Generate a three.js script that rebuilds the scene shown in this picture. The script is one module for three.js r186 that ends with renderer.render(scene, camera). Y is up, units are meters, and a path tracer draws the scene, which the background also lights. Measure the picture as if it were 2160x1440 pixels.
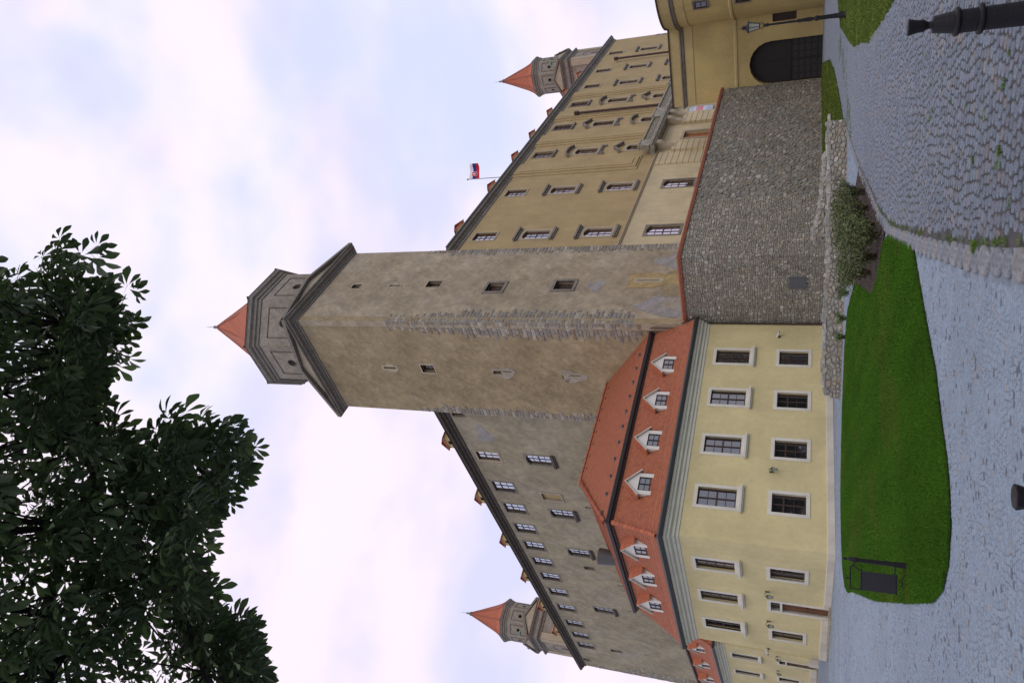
import * as THREE from 'three';
import { mergeGeometries } from 'three/addons/utils/BufferGeometryUtils.js';

// ---------------------------------------------------------------- camera, sky, sun, exposure
// plan coordinates below are (x to the right, f forward from the camera); three.js z = -f
const scene = new THREE.Scene();
const renderer = new THREE.WebGLRenderer({ antialias: true });
renderer.setSize(1024, 682);
renderer.toneMapping = THREE.LinearToneMapping;
renderer.toneMappingExposure = 1.0;
renderer.shadowMap.enabled = true;
const R = THREE.MathUtils.degToRad;
const camera = new THREE.PerspectiveCamera(50.4, 1024 / 682, 0.1, 3000);
camera.position.set(0, 1.7, 0);
{ // hand-held upright photograph, lens tilted up, stored turned by a quarter: world up points to picture left
  const p = R(21.936), r = R(-1.198), cp = Math.cos(p), sp = Math.sin(p), cr = Math.cos(r), sr = Math.sin(r);
  const right = new THREE.Vector3(cr, -sr * cp, -sr * sp), up = new THREE.Vector3(sr, cr * cp, cr * sp), back = new THREE.Vector3(0, -sp, cp);
  camera.quaternion.setFromRotationMatrix(new THREE.Matrix4().makeBasis(up.clone().negate(), right, back));
}

function rng(seed) { let s = seed >>> 0; return () => { s = (s + 0x6D2B79F5) >>> 0; let t = Math.imul(s ^ (s >>> 15), 1 | s); t = (t + Math.imul(t ^ (t >>> 7), 61 | t)) ^ t; return ((t ^ (t >>> 14)) >>> 0) / 4294967296; }; }
const hash3 = (x, y, s) => { let h = Math.imul(x | 0, 374761393) + Math.imul(y | 0, 668265263) + Math.imul(s | 0, 974634541); h = Math.imul(h ^ (h >>> 13), 1274126177); return ((h ^ (h >>> 16)) >>> 0) / 4294967296; };
function vnoise(x, y, per, s) { // value noise, tiles with period per
  const xi = Math.floor(x), yi = Math.floor(y), fx = x - xi, fy = y - yi, u = fx * fx * (3 - 2 * fx), v = fy * fy * (3 - 2 * fy);
  const m = a => ((a % per) + per) % per, a = hash3(m(xi), m(yi), s), b = hash3(m(xi + 1), m(yi), s), c = hash3(m(xi), m(yi + 1), s), d = hash3(m(xi + 1), m(yi + 1), s);
  return a + (b - a) * u + (c - a) * v + (a - b - c + d) * u * v;
}
function fbm(u, v, per, oct, s) { let t = 0, a = 0.5, n = 0; for (let i = 0; i < oct; i++) { t += a * vnoise(u * per, v * per, per, s + i * 17); n += a; per *= 2; a *= 0.55; } return t / n; }
const clamp = (x, a = 0, b = 1) => Math.min(b, Math.max(a, x)), ss = (a, b, x) => { const t = clamp((x - a) / (b - a)); return t * t * (3 - 2 * t); }, lerp = (a, b, t) => a + (b - a) * t;

{ // bright overcast: thin broken cloud, warm white patches on pale blue-lavender
  const W = 1024, H = 512, d = new Float32Array(W * H * 4);
  for (let j = 0; j < H; j++) for (let i = 0; i < W; i++) {
    const u = i / W, el = (j / H - 0.5) * Math.PI, v = j / H;
    const n1 = fbm(u, v, 9, 4, 3), n2 = fbm(u + 0.02 * n1, v, 26, 5, 41), n3 = fbm(u, v + 0.02 * n1, 15, 4, 87);
    const c = ss(0.32, 0.64, n1 * 0.4 + n2 * 0.6 + 0.08 * ss(0.25, 1.1, el)), w = ss(0.45, 0.65, n3);
    const k = (j * W + i) * 4;
    d[k] = lerp(0.72, 1.03, c) + 0.03 * w; d[k + 1] = lerp(0.775, 0.95, c) - 0.02 * w; d[k + 2] = lerp(1.0, 1.06, c); d[k + 3] = 1;
  }
  const t = new THREE.DataTexture(d, W, H, THREE.RGBAFormat, THREE.FloatType);
  t.mapping = THREE.EquirectangularReflectionMapping; t.magFilter = t.minFilter = THREE.LinearFilter; t.wrapS = THREE.RepeatWrapping; t.needsUpdate = true;
  scene.background = t; scene.environment = t;
}
const sun = new THREE.DirectionalLight(0xfff3e2, 0.6);
sun.position.set(42, 80, 34); sun.target.position.set(0, 0, -50);
sun.castShadow = true; sun.shadow.radius = 30; sun.shadow.mapSize.set(2048, 2048);
Object.assign(sun.shadow.camera, { left: -110, right: 110, top: 110, bottom: -110, near: 1, far: 400 });
scene.add(sun, sun.target);

// ---------------------------------------------------------------- helpers
const V3 = (x, y, z) => new THREE.Vector3(x, y, z);
const taken = {};
function numbered(n) { taken[n] = (taken[n] || 0) + 1; return taken[n] === 1 ? n : n + '_' + String(taken[n] - 1).padStart(3, '0'); }
function tag(o, label, category, group) { o.userData.label = label; o.userData.category = category; if (group) o.userData.group = group; return o; }
function thing(name, label, category, x, y, f, turn = 0, group) {
  const o = new THREE.Group(); o.name = numbered(name); o.position.set(x, y, -f); o.rotation.y = turn; scene.add(o);
  return tag(o, label, category, group);
}
function part(name, parent, x = 0, y = 0, z = 0, ry = 0) { const g = new THREE.Group(); g.name = name; g.position.set(x, y, z); g.rotation.y = ry; parent.add(g); return g; }
function uvBox(g) { // texture coordinates in metres by the dominant axis of each face
  const p = g.attributes.position, n = g.attributes.normal, uv = new Float32Array(p.count * 2);
  for (let i = 0; i < p.count; i++) {
    const ax = Math.abs(n.getX(i)), ay = Math.abs(n.getY(i)), az = Math.abs(n.getZ(i));
    let a, b; if (ay > ax && ay > az) { a = p.getX(i); b = p.getZ(i); } else if (ax > az) { a = p.getZ(i); b = p.getY(i); } else { a = p.getX(i); b = p.getY(i); }
    uv[2 * i] = a; uv[2 * i + 1] = b;
  }
  g.setAttribute('uv', new THREE.BufferAttribute(uv, 2)); return g;
}
function clean(g) { if (g.index) g = g.toNonIndexed(); if (!g.attributes.normal) g.computeVertexNormals(); for (const k of Object.keys(g.attributes)) if (!['position', 'normal'].includes(k)) g.deleteAttribute(k); return g; }
function merge(gs) { const a = [].concat(gs).map(clean); return uvBox(a.length > 1 ? mergeGeometries(a) : a[0]); }
function solid(o) { o.castShadow = true; o.receiveShadow = true; return o; }
function mesh(name, gs, mat, parent) { const m = solid(new THREE.Mesh(merge(gs), mat)); m.name = parent === scene ? numbered(name) : name; (parent || scene).add(m); return m; }
function shared(name, geo, mat, parent, x = 0, y = 0, z = 0) { const m = solid(new THREE.Mesh(geo, mat)); m.name = name; m.position.set(x, y, z); parent.add(m); return m; }
const box = (x0, x1, y0, y1, z0, z1) => { const g = new THREE.BoxGeometry(x1 - x0, y1 - y0, z1 - z0); g.translate((x0 + x1) / 2, (y0 + y1) / 2, (z0 + z1) / 2); return g; };
const cyl = (r0, r1, h, n, x, y, z) => { const g = new THREE.CylinderGeometry(r1, r0, h, n); g.translate(x, y + h / 2, z); return g; };   // r0 at the bottom
const xf = (g, x, y, z, ry = 0) => { if (ry) g.rotateY(ry); return g.translate(x, y, z); };
function tris(list) { const a = []; for (const t of list) for (const v of t) a.push(v.x, v.y, v.z); const g = new THREE.BufferGeometry(); g.setAttribute('position', new THREE.Float32BufferAttribute(a, 3)); g.computeVertexNormals(); return g; }
const quad = (a, b, c, d) => [[a, b, c], [a, c, d]];
function poly3(pts) { const t = []; for (let i = 1; i < pts.length - 1; i++) t.push([pts[0], pts[i], pts[i + 1]]); return t; }
// sweep a profile [[out, y], ...] along a plan path [[x, z], ...] with mitred corners; out is to the side n = (dz, -dx)
function sweep(path, prof, closed = false, caps = true) {
  const n = path.length, seg = [], m = [];
  for (let i = 0; i < (closed ? n : n - 1); i++) { const a = path[i], b = path[(i + 1) % n], dx = b[0] - a[0], dz = b[1] - a[1], l = Math.hypot(dx, dz); seg.push([dz / l, -dx / l]); }
  for (let i = 0; i < n; i++) {
    const s1 = closed ? seg[(i + n - 1) % n] : seg[Math.max(0, i - 1)], s2 = closed ? seg[i] : seg[Math.min(n - 2, i)];
    const k = 1 + s1[0] * s2[0] + s1[1] * s2[1]; m.push([(s1[0] + s2[0]) / k, (s1[1] + s2[1]) / k]);
  }
  const at = (i, j) => V3(path[i][0] + m[i][0] * prof[j][0], prof[j][1], path[i][1] + m[i][1] * prof[j][0]), t = [];
  for (let i = 0; i < (closed ? n : n - 1); i++) { const k = (i + 1) % n; for (let j = 0; j < prof.length - 1; j++) t.push(...quad(at(i, j), at(i, j + 1), at(k, j + 1), at(k, j))); }
  if (!closed && caps) { t.push(...poly3(prof.map((_, j) => at(0, j)).reverse())); t.push(...poly3(prof.map((_, j) => at(n - 1, j)))); }
  return tris(t);
}
// wall standing on z = 0 facing +z, with openings cut through it
function holePath(h) {
  const p = new THREE.Path();
  if (h.round) { p.absarc(h.x, h.y, h.round, 0, Math.PI * 2, true); return p; }
  const { x0, x1, y0, y1, rise = 0 } = h; p.moveTo(x0, y0); p.lineTo(x0, y1 - rise);
  if (rise) { const w = (x1 - x0) / 2, r = (w * w + rise * rise) / (2 * rise), a = Math.asin(clamp(w / r)), cx = (x0 + x1) / 2, cy = y1 - r; for (let i = 1; i <= 10; i++) { const t = -a + 2 * a * i / 10; p.lineTo(cx + r * Math.sin(t), cy + r * Math.cos(t)); } }
  else p.lineTo(x1, y1);
  p.lineTo(x1, y0); p.closePath(); return p;
}
function wall(x0, x1, y0, y1, holes, depth = 0.5) {
  const s = new THREE.Shape([new THREE.Vector2(x0, y0), new THREE.Vector2(x1, y0), new THREE.Vector2(x1, y1), new THREE.Vector2(x0, y1)]);
  for (const h of holes) s.holes.push(holePath(h));
  const g = new THREE.ExtrudeGeometry(s, { depth, bevelEnabled: false, curveSegments: 24 }); g.translate(0, 0, -depth); return g;
}
function slab(pts, d) { const g = new THREE.ExtrudeGeometry(new THREE.Shape(pts.map(p => new THREE.Vector2(p[0], p[1]))), { depth: d, bevelEnabled: false }); return g; }   // outline in x, y standing on z = 0
function tube(pts, r, n = 6, seg = 0) { return new THREE.TubeGeometry(new THREE.CatmullRomCurve3(pts), seg || pts.length * 5, r, n, false); }
function taper(pts, r0, r1, n = 7, seg = 10) { // a tapering limb
  const c = new THREE.CatmullRomCurve3(pts), g = new THREE.TubeGeometry(c, seg, 1, n, false), p = g.attributes.position;
  for (let i = 0; i <= seg; i++) { const o = c.getPointAt(i / seg), r = lerp(r0, r1, i / seg); for (let j = 0; j <= n; j++) { const k = i * (n + 1) + j; p.setXYZ(k, o.x + (p.getX(k) - o.x) * r, o.y + (p.getY(k) - o.y) * r, o.z + (p.getZ(k) - o.z) * r); } }
  g.computeVertexNormals(); return g;
}
const lathe = (pts, n = 16) => new THREE.LatheGeometry(pts.map(p => new THREE.Vector2(p[0], p[1])), n);
function inPoly(x, y, P) { let c = false; for (let i = 0, j = P.length - 1; i < P.length; j = i++) if ((P[i][1] > y) !== (P[j][1] > y) && x < (P[j][0] - P[i][0]) * (y - P[i][1]) / (P[j][1] - P[i][1]) + P[i][0]) c = !c; return c; }
function plInterp(P, f) { for (let i = 0; i < P.length - 1; i++) if (f <= P[i + 1][1]) return P[i][0] + (P[i + 1][0] - P[i][0]) * (f - P[i][1]) / (P[i + 1][1] - P[i][1]); return P[P.length - 1][0]; }
const M4 = new THREE.Matrix4(), Q4 = new THREE.Quaternion(), E4 = new THREE.Euler();
function instanced(name, geo, mat, list, parent) { // list of { p, q, s, c }
  const im = solid(new THREE.InstancedMesh(geo, mat, list.length)); im.name = name;
  list.forEach((o, i) => { im.setMatrixAt(i, M4.compose(o.p, o.q, o.s)); if (o.c) im.setColorAt(i, o.c); });
  im.userData.kind = 'stuff'; parent.add(im); return im;
}
const qe = (x, y, z) => new THREE.Quaternion().setFromEuler(E4.set(x, y, z, 'YXZ'));

// ---------------------------------------------------------------- textures and materials
function tex(n, fn, srgb, period) { // fn(u, v) -> [r, g, b] 0..1
  const d = new Uint8Array(n * n * 4);
  for (let j = 0; j < n; j++) for (let i = 0; i < n; i++) { const c = fn(i / n, j / n), k = (j * n + i) * 4; d[k] = clamp(c[0]) * 255; d[k + 1] = clamp(c[1]) * 255; d[k + 2] = clamp(c[2]) * 255; d[k + 3] = 255; }
  const t = new THREE.DataTexture(d, n, n); t.wrapS = t.wrapT = THREE.RepeatWrapping; t.magFilter = THREE.LinearFilter; t.minFilter = THREE.LinearMipmapLinearFilter; t.generateMipmaps = true; if (srgb) t.colorSpace = THREE.SRGBColorSpace; t.repeat.set(1 / period, 1 / period); t.needsUpdate = true; return t;
}
const re = (t, period, py = period) => { const c = t.clone(); c.repeat.set(1 / period, 1 / py); c.needsUpdate = true; return c; };
const grainT = tex(512, (u, v) => { const a = fbm(u, v, 24, 4, 5); return [a, a, a]; }, false, 1.5);
// old lime plaster: grey weathering in slanting brush bands, stains and pale runs
const oldPlaster = tex(1024, (u, v) => {
  const a = fbm(u, v, 4, 5, 11), b = fbm(2 * u + 2 * v, 7 * (u - v), 2, 5, 23), c = fbm(u, v, 48, 3, 31), st = fbm(u + v, 9 * (u - v), 5, 5, 57), e = fbm(u, v, 14, 4, 61);
  const k = 0.80 + 0.16 * (a - 0.5) + 0.10 * (b - 0.5) + 0.16 * (c - 0.5) + 0.16 * (e - 0.5), w = ss(0.60, 0.82, st) * 0.045 * ss(0.4, 0.6, e), g = ss(0.5, 0.75, a) * 0.5;
  return [k * (1 - 0.04 * g) + w, k * (1 - 0.02 * g) + w * 0.93, k * (1 + 0.04 * g) + w * 0.8];
}, true, 13);
const softPlaster = tex(512, (u, v) => { const a = fbm(u, v, 4, 5, 71), c = fbm(u, v, 48, 3, 77); const q = fbm(6 * u, v, 4, 4, 83), k = 0.84 + 0.16 * a + 0.06 * (c - 0.5) + 0.05 * (q - 0.5); return [k, k, k * 0.99]; }, true, 7);
const stoneT = tex(512, (u, v) => { const a = fbm(u, v, 8, 6, 91), b = fbm(u, v, 5, 3, 95), k = 0.62 + 0.5 * a; return [k * (1 + 0.07 * (b - 0.5)), k, k * (1 - 0.09 * (b - 0.5))]; }, true, 1.7);
const tileT = tex(256, (u, v) => { const a = fbm(u, v, 8, 5, 101), k = 0.72 + 0.4 * a; return [k, k, k]; }, true, 0.9);
const lin = (r, g, b) => new THREE.Color().setRGB(r, g, b);
function std(color, o = {}) { return new THREE.MeshStandardMaterial({ color, roughness: 0.9, side: THREE.DoubleSide, ...o }); }
const plaster = (c, map, per, bump = 0.012) => std(c, { map: re(map, per), bumpMap: grainT, bumpScale: bump, roughness: 0.95 });
const M = {
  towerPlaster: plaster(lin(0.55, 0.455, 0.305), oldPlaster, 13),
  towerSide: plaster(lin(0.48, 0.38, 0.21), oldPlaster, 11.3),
  wingWarm: plaster(lin(0.47, 0.355, 0.175), softPlaster, 9),
  wingPale: plaster(lin(0.64, 0.54, 0.335), softPlaster, 6),
  wingGrey: plaster(lin(0.475, 0.415, 0.27), oldPlaster, 19),
  drum: plaster(lin(0.42, 0.37, 0.285), oldPlaster, 8),
  trim: plaster(lin(0.32, 0.285, 0.23), oldPlaster, 5, 0.006),
  trimDark: plaster(lin(0.13, 0.105, 0.082), oldPlaster, 5, 0.006),
  trimPale: plaster(lin(0.48, 0.41, 0.29), softPlaster, 3, 0.006),
  balcony: plaster(lin(0.40, 0.375, 0.305), stoneT, 2.2, 0.01),
  yellow: plaster(lin(0.71, 0.62, 0.325), softPlaster, 11, 0.006),
  white: plaster(lin(0.76, 0.735, 0.63), softPlaster, 4, 0.003),
  cornice: plaster(lin(0.62, 0.62, 0.50), softPlaster, 5, 0.002),
  plinth: plaster(lin(0.68, 0.63, 0.53), softPlaster, 5, 0.004),
  ochre: plaster(lin(0.60, 0.47, 0.20), softPlaster, 10, 0.008),
  ochrePale: plaster(lin(0.60, 0.48, 0.23), softPlaster, 8, 0.006),
  mortar: std(lin(0.33, 0.31, 0.255), { map: stoneT, bumpMap: re(grainT, 0.6), bumpScale: 0.03 }),
  patchGrey: plaster(lin(0.47, 0.44, 0.40), oldPlaster, 3, 0.02),
  patchPale: plaster(lin(0.52, 0.455, 0.345), oldPlaster, 2, 0.02),
  patchOchre: plaster(lin(0.47, 0.37, 0.21), oldPlaster, 3, 0.01),
  patchYellow: plaster(lin(0.58, 0.43, 0.19), oldPlaster, 3, 0.01),
  patchBrown: plaster(lin(0.27, 0.19, 0.12), oldPlaster, 3, 0.01),
  tile: std(lin(0.42, 0.122, 0.052), { map: tileT, roughness: 0.8 }),
  tileDull: std(lin(0.34, 0.095, 0.045), { map: tileT, roughness: 0.85 }),
  roofFar: std(lin(0.46, 0.14, 0.075), { map: re(tileT, 2.5, 0.35), bumpMap: re(tileT, 1.2, 0.35), bumpScale: 0.02 }),
  roofBrown: std(lin(0.20, 0.085, 0.06), { map: re(tileT, 2.5, 0.35) }),
  brick: std(lin(0.34, 0.115, 0.065), { map: re(tileT, 0.8) }),
  darkMetal: std(lin(0.022, 0.019, 0.018), { roughness: 0.5, metalness: 0.3 }),
  gutter: std(lin(0.075, 0.078, 0.075), { roughness: 0.45, metalness: 0.4 }),
  verdigris: std(lin(0.055, 0.075, 0.065), { roughness: 0.6, metalness: 0.2 }),
  zinc: std(lin(0.14, 0.15, 0.17), { roughness: 0.5, metalness: 0.4 }),
  copper: std(lin(0.16, 0.30, 0.27), { roughness: 0.7, metalness: 0.2 }),
  iron: new THREE.MeshPhysicalMaterial({ color: lin(0.0075, 0.007, 0.009), roughness: 0.5, specularIntensity: 0.6, side: THREE.DoubleSide, bumpMap: re(grainT, 0.4), bumpScale: 0.002 }),
  pipe: std(lin(0.07, 0.036, 0.028), { roughness: 0.5, metalness: 0.3 }),
  timber: std(lin(0.045, 0.022, 0.013), { roughness: 0.6 }),
  timberRed: std(lin(0.085, 0.028, 0.018), { roughness: 0.6 }),
  door: std(lin(0.17, 0.066, 0.026), { roughness: 0.55, map: re(tileT, 0.8, 3) }),
  doorOak: std(lin(0.40, 0.15, 0.05), { roughness: 0.55, map: re(tileT, 0.8, 3) }),
  gateWood: std(lin(0.020, 0.017, 0.015), { roughness: 0.7 }),
  gatePanel: std(lin(0.034, 0.031, 0.028), { roughness: 0.7 }),
  dark: std(lin(0.012, 0.011, 0.01)),
  glass: new THREE.MeshPhysicalMaterial({ color: lin(0.016, 0.016, 0.018), roughness: 0.03, ior: 2.2, clearcoat: 1, clearcoatRoughness: 0.02, side: THREE.DoubleSide }),
  oldGlass: new THREE.MeshPhysicalMaterial({ color: lin(0.50, 0.50, 0.54), roughness: 0.05, metalness: 1, side: THREE.DoubleSide }),
  white2: std(lin(0.70, 0.675, 0.60), { roughness: 0.5 }),
  lampGlass: new THREE.MeshPhysicalMaterial({ color: lin(0.62, 0.66, 0.60), roughness: 0.25, transmission: 0.55, thickness: 0, side: THREE.DoubleSide }),
};
const SIX = [0, 1, 2, 3, 4, 5];
const stoneMats = [[0.38, 0.345, 0.27], [0.32, 0.295, 0.24], [0.44, 0.395, 0.305], [0.35, 0.335, 0.295], [0.36, 0.285, 0.195], [0.54, 0.50, 0.41]].map(c => std(lin(...c), { map: stoneT, bumpMap: re(grainT, 0.5), bumpScale: 0.012 }));
const rubbleMats = [[0.40, 0.39, 0.325], [0.34, 0.335, 0.285], [0.44, 0.42, 0.345], [0.375, 0.375, 0.335], [0.40, 0.355, 0.275], [0.58, 0.56, 0.49]].map(c => std(lin(...c), { map: stoneT, bumpMap: re(grainT, 0.5), bumpScale: 0.015 }));

// ---------------------------------------------------------------- plan of the place
const az = { yr: R(43.6), yl: R(-44.34), cr: R(36.28), cl: R(-41.48), tr: R(38.53), tl: R(-46.54), sr: R(38.5), sl: R(-50.97), gate: R(-58), h2: R(-37) };
const turnR = a => Math.PI / 2 - a, turnL = a => -Math.PI / 2 - a;      // wall running away to the right / to the left (local x = -s)
const gh = (x, f) => 0.6 * ss(38, 60, f) * ss(-2, 12, x);               // lie of the ground
const kerbLine = [[-0.3, -6], [0.35, 2], [0.87, 7.26], [1.17, 9.4], [1.38, 10.6], [1.63, 12.1], [1.82, 13.2], [2.64, 17.46], [3.51, 20.46], [4.93, 24.22], [6.31, 27.92], [8.2, 32.6], [10.6, 38.1], [11.84, 41], [13.8, 43.8], [17.1, 48.7], [19.15, 52.6], [26.3, 73.0], [27, 75]];
const lawnOutline = [[2.53, 17.86], [1.76, 14.01], [0.64, 12.67], [-0.28, 11.51], [-0.98, 10.91], [-1.36, 10.53], [-1.7, 10.32], [-2.13, 10.18], [-2.63, 10.27], [-3.04, 10.59], [-3.39, 11.22], [-4.07, 13.27], [-5.88, 19.0], [-8.3, 27.5], [-9.0, 29.6], [-9.36, 31.5], [-9.2, 33.3], [-8.4, 34.6], [-7.2, 35.8], [-6.0, 36.3], [-4.06, 36.4], [-2.53, 36.3], [0.1, 35.35], [1.6, 33.6], [2.4, 29.3], [1.9, 25], [1.48, 22.2], [1.8, 20.3], [2.5, 19.28]];
const lampGrass = [[24, 47.3], [20.89, 47.0], [19.2, 45.6], [18.01, 44.5], [15, 38.5], [12.45, 32.85], [10.9, 28.4], [9.58, 25.1], [9.15, 23.34], [8.22, 20.06], [7.7, 17.93], [7.2, 15.5], [14, 13], [26, 30]];
const wallGrass = [[26.4, 73.2], [19.15, 52.6], [17.14, 48.7], [13.81, 43.9], [11.9, 41.2], [10.8, 39.2], [6.6, 50.6], [25.4, 74.3]];
const soilBed = [[6.4, 28.1], [4.75, 23.9], [3.4, 20.6], [2.79, 18.5], [2.5, 19.28], [1.8, 20.3], [1.48, 22.2], [1.9, 25], [2.4, 29.3], [3.4, 32.5], [5.6, 33.2]];

// ---------------------------------------------------------------- ground
const structure = o => { o.userData.kind = 'structure'; return o; };
function groundSheet(xs, fs, off) { // one sheet over grid lines
  const t = []; const P = (x, f) => V3(x, gh(x, f) + off, -f);
  const pos = [], idx = [], n = xs.length;
  for (const f of fs) for (const x of xs) { const p = P(x, f); pos.push(p.x, p.y, p.z); }
  for (let j = 0; j < fs.length - 1; j++) for (let i = 0; i < n - 1; i++) { const a = j * n + i; idx.push(a, a + 1, a + n, a + 1, a + n + 1, a + n); }
  const g = new THREE.BufferGeometry(); g.setAttribute('position', new THREE.Float32BufferAttribute(pos, 3)); g.setIndex(idx); g.computeVertexNormals(); return g;
}
const steps = (a, b, d) => { const o = []; for (let x = a; x <= b + 1e-6; x += d) o.push(x); return o; };
const groutMat = std(lin(0.25, 0.315, 0.385), { map: stoneT, bumpMap: re(grainT, 0.3), bumpScale: 0.01 });
const ground = structure(mesh('ground', groundSheet([-900, -300, -120, ...steps(-60, 60, 1.5), 120, 300, 900], [-900, -200, -60, ...steps(-21, 99, 1.5), 160, 400, 900], -0.012), groutMat, scene));
ground.userData.label = 'pale blue grey mosaic sett paving around the lawn'; ground.userData.category = 'paving';

// cobbled road between the kerb and the right edge
const roadSheet = (() => { const t = [], fs = steps(-6, 75, 1); for (let j = 0; j < fs.length - 1; j++) for (let k = 0; k < 20; k++) { const P = (f, u) => { const x = lerp(plInterp(kerbLine, f), 46, u * u); return V3(x, gh(x, f) - 0.008, -f); }; t.push(...quad(P(fs[j], k / 20), P(fs[j], (k + 1) / 20), P(fs[j + 1], (k + 1) / 20), P(fs[j + 1], k / 20))); } return tris(t); })();
const road = structure(mesh('cobbled_road', roadSheet, std(lin(0.115, 0.112, 0.108), { map: stoneT, bumpMap: re(grainT, 0.2), bumpScale: 0.02 }), scene));
tag(road, 'grey cobbled road leading up to the gatehouse', 'road');
function cobbleGeo(seed) { // a worn block, top face domed, unit size in plan, top at 0
  const r = rng(seed), n = 8, top = [], rim = [], bot = [];
  for (let i = 0; i < n; i++) { const a = (i + 0.5) / n * Math.PI * 2, c = Math.cos(a), s = Math.sin(a), k = 0.5 / Math.max(Math.abs(c), Math.abs(s)) * (0.93 + 0.07 * r()); top.push(V3(c * k * 0.87, -0.003 * r(), s * k * 0.87)); rim.push(V3(c * k * 0.97, -0.009 - 0.004 * r(), s * k * 0.97)); bot.push(V3(c * k, -0.05, s * k)); }
  const t = [], mid = V3(0, 0.003, 0);
  for (let i = 0; i < n; i++) { const j = (i + 1) % n; t.push([mid, top[j], top[i]], ...quad(top[i], top[j], rim[j], rim[i]), ...quad(rim[i], rim[j], bot[j], bot[i])); }
  return uvBox(clean(tris(t)));
}
const cobbleGeos = [1, 2, 3, 4, 5].map(cobbleGeo);
const cobbleMat = std(lin(1, 1, 1), { map: re(stoneT, 0.8), roughness: 0.62, bumpMap: re(grainT, 0.25), bumpScale: 0.006 });
const cobbleTint = r => { const k = 0.85 + 0.4 * r(), h = r(); return h < 0.08 ? lin(0.28 * k, 0.275 * k, 0.27 * k) : h < 0.4 ? lin(0.235 * k, 0.26 * k, 0.315 * k) : lin(0.215 * k, 0.265 * k, 0.325 * k); };
{
  const r = rng(77), list = [], ang = R(14), ca = Math.cos(ang), sa = Math.sin(ang);
  for (let v = -12; v < 92; v += 0.148) {
    const dv = 0.148, wob = 0.04 * Math.sin(v * 1.7);
    for (let u = -24 + r() * 0.1; u < 46;) {
      const w = 0.09 + 0.07 * r(), uu = u + w / 2; u += w + 0.008;
      const x = uu * ca + (v + wob) * sa, f = -uu * sa + (v + wob) * ca;
      if (f < 5.2 || f > 74 || x < plInterp(kerbLine, f) + 0.1 || x > 0.56 * f + 2.5) continue;
      if (inPoly(x, f, lampGrass)) continue;
      if (f > 36 && inPoly(x, f, wallGrass)) continue;
      list.push({ p: V3(x, gh(x, f) + 0.003 + 0.008 * r(), -f), q: qe((r() - 0.5) * 0.05, -ang + (r() - 0.5) * 0.16, (r() - 0.5) * 0.06), s: V3(w * (0.96 + 0.05 * r()), 1, dv * (0.88 + 0.09 * r())), c: cobbleTint(r), d: Math.hypot(x, f), vis: Math.abs(x) < 0.5 * f + 0.4 && f > 6.4, k: Math.floor(r() * 5) });
    }
  }
  const near = list.filter(o => o.vis).sort((a, b) => a.d - b.d).slice(0, 300), set = new Set(near);
  const mats = SIX.concat([6, 7, 8, 9]).map(() => { const m = cobbleMat.clone(); m.color = cobbleTint(r); return m; });
  for (const o of near) { const m = shared('cobble', cobbleGeos[o.k], mats[Math.floor(r() * 10)], road); m.position.copy(o.p); m.quaternion.copy(o.q); m.scale.copy(o.s); }
  const rest = list.filter(o => !set.has(o)); for (let k = 0; k < 5; k++) instanced('far_cobbles', cobbleGeos[k], cobbleMat, rest.filter(o => o.k === k), road);
}
{ // small pale mosaic setts
  const r = rng(99), lists = [[], []], mat = std(lin(1, 1, 1), { map: re(stoneT, 0.5), roughness: 0.7 });
  const ang = R(-9), ca = Math.cos(ang), sa = Math.sin(ang);
  const blobs = (x, f) => fbm(x / 24 + 10, f / 24 + 10, 12, 3, 201);
  for (let v = -10; v < 52;) {
    const f0 = v, d = f0 < 16 ? 0.062 : f0 < 26 ? 0.085 : 0.14; v += d;
    for (let u = -32 + r() * 0.05; u < 14;) {
      const w = d * (0.78 + 0.6 * r()), uu = u + w / 2; u += w + 0.006;
      const x = uu * ca + v * sa, f = -uu * sa + v * ca; if (f < 5.0 || f > 46 || x < -0.56 * f - 1.2 || x > plInterp(kerbLine, f) - 0.36) continue;
      if (f > 41 + (x + 10.6) * 1.0 && x > -11) continue; if (f > 40.6 - (x + 10.6) * 1.02 && x <= -10.6) continue;
      if (inPoly(x, f, lawnOutline) || inPoly(x, f, soilBed)) continue;
      if (r() < 0.02) continue;
      const b = blobs(x, f), k = 0.88 + 0.2 * r() + 0.3 * (b - 0.5), h = r();
      const c = h < 0.04 ? lin(0.35 * k, 0.35 * k, 0.35 * k) : h < 0.085 ? lin(0.13 * k, 0.15 * k, 0.19 * k) : lin(0.29 * k, 0.372 * k, 0.455 * k);
      lists[r() < 0.5 ? 0 : 1].push({ p: V3(x, gh(x, f) - 0.0095 + 0.003 * r(), -f), q: qe((r() - 0.5) * 0.04, -ang + (r() - 0.5) * 0.3, (r() - 0.5) * 0.05), s: V3(w * 1.0, 0.28, d * (0.9 + 0.12 * r())), c });
    }
  }
  lists.forEach((l, k) => instanced('mosaic_setts', cobbleGeos[k], mat, l, ground));
}
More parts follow.
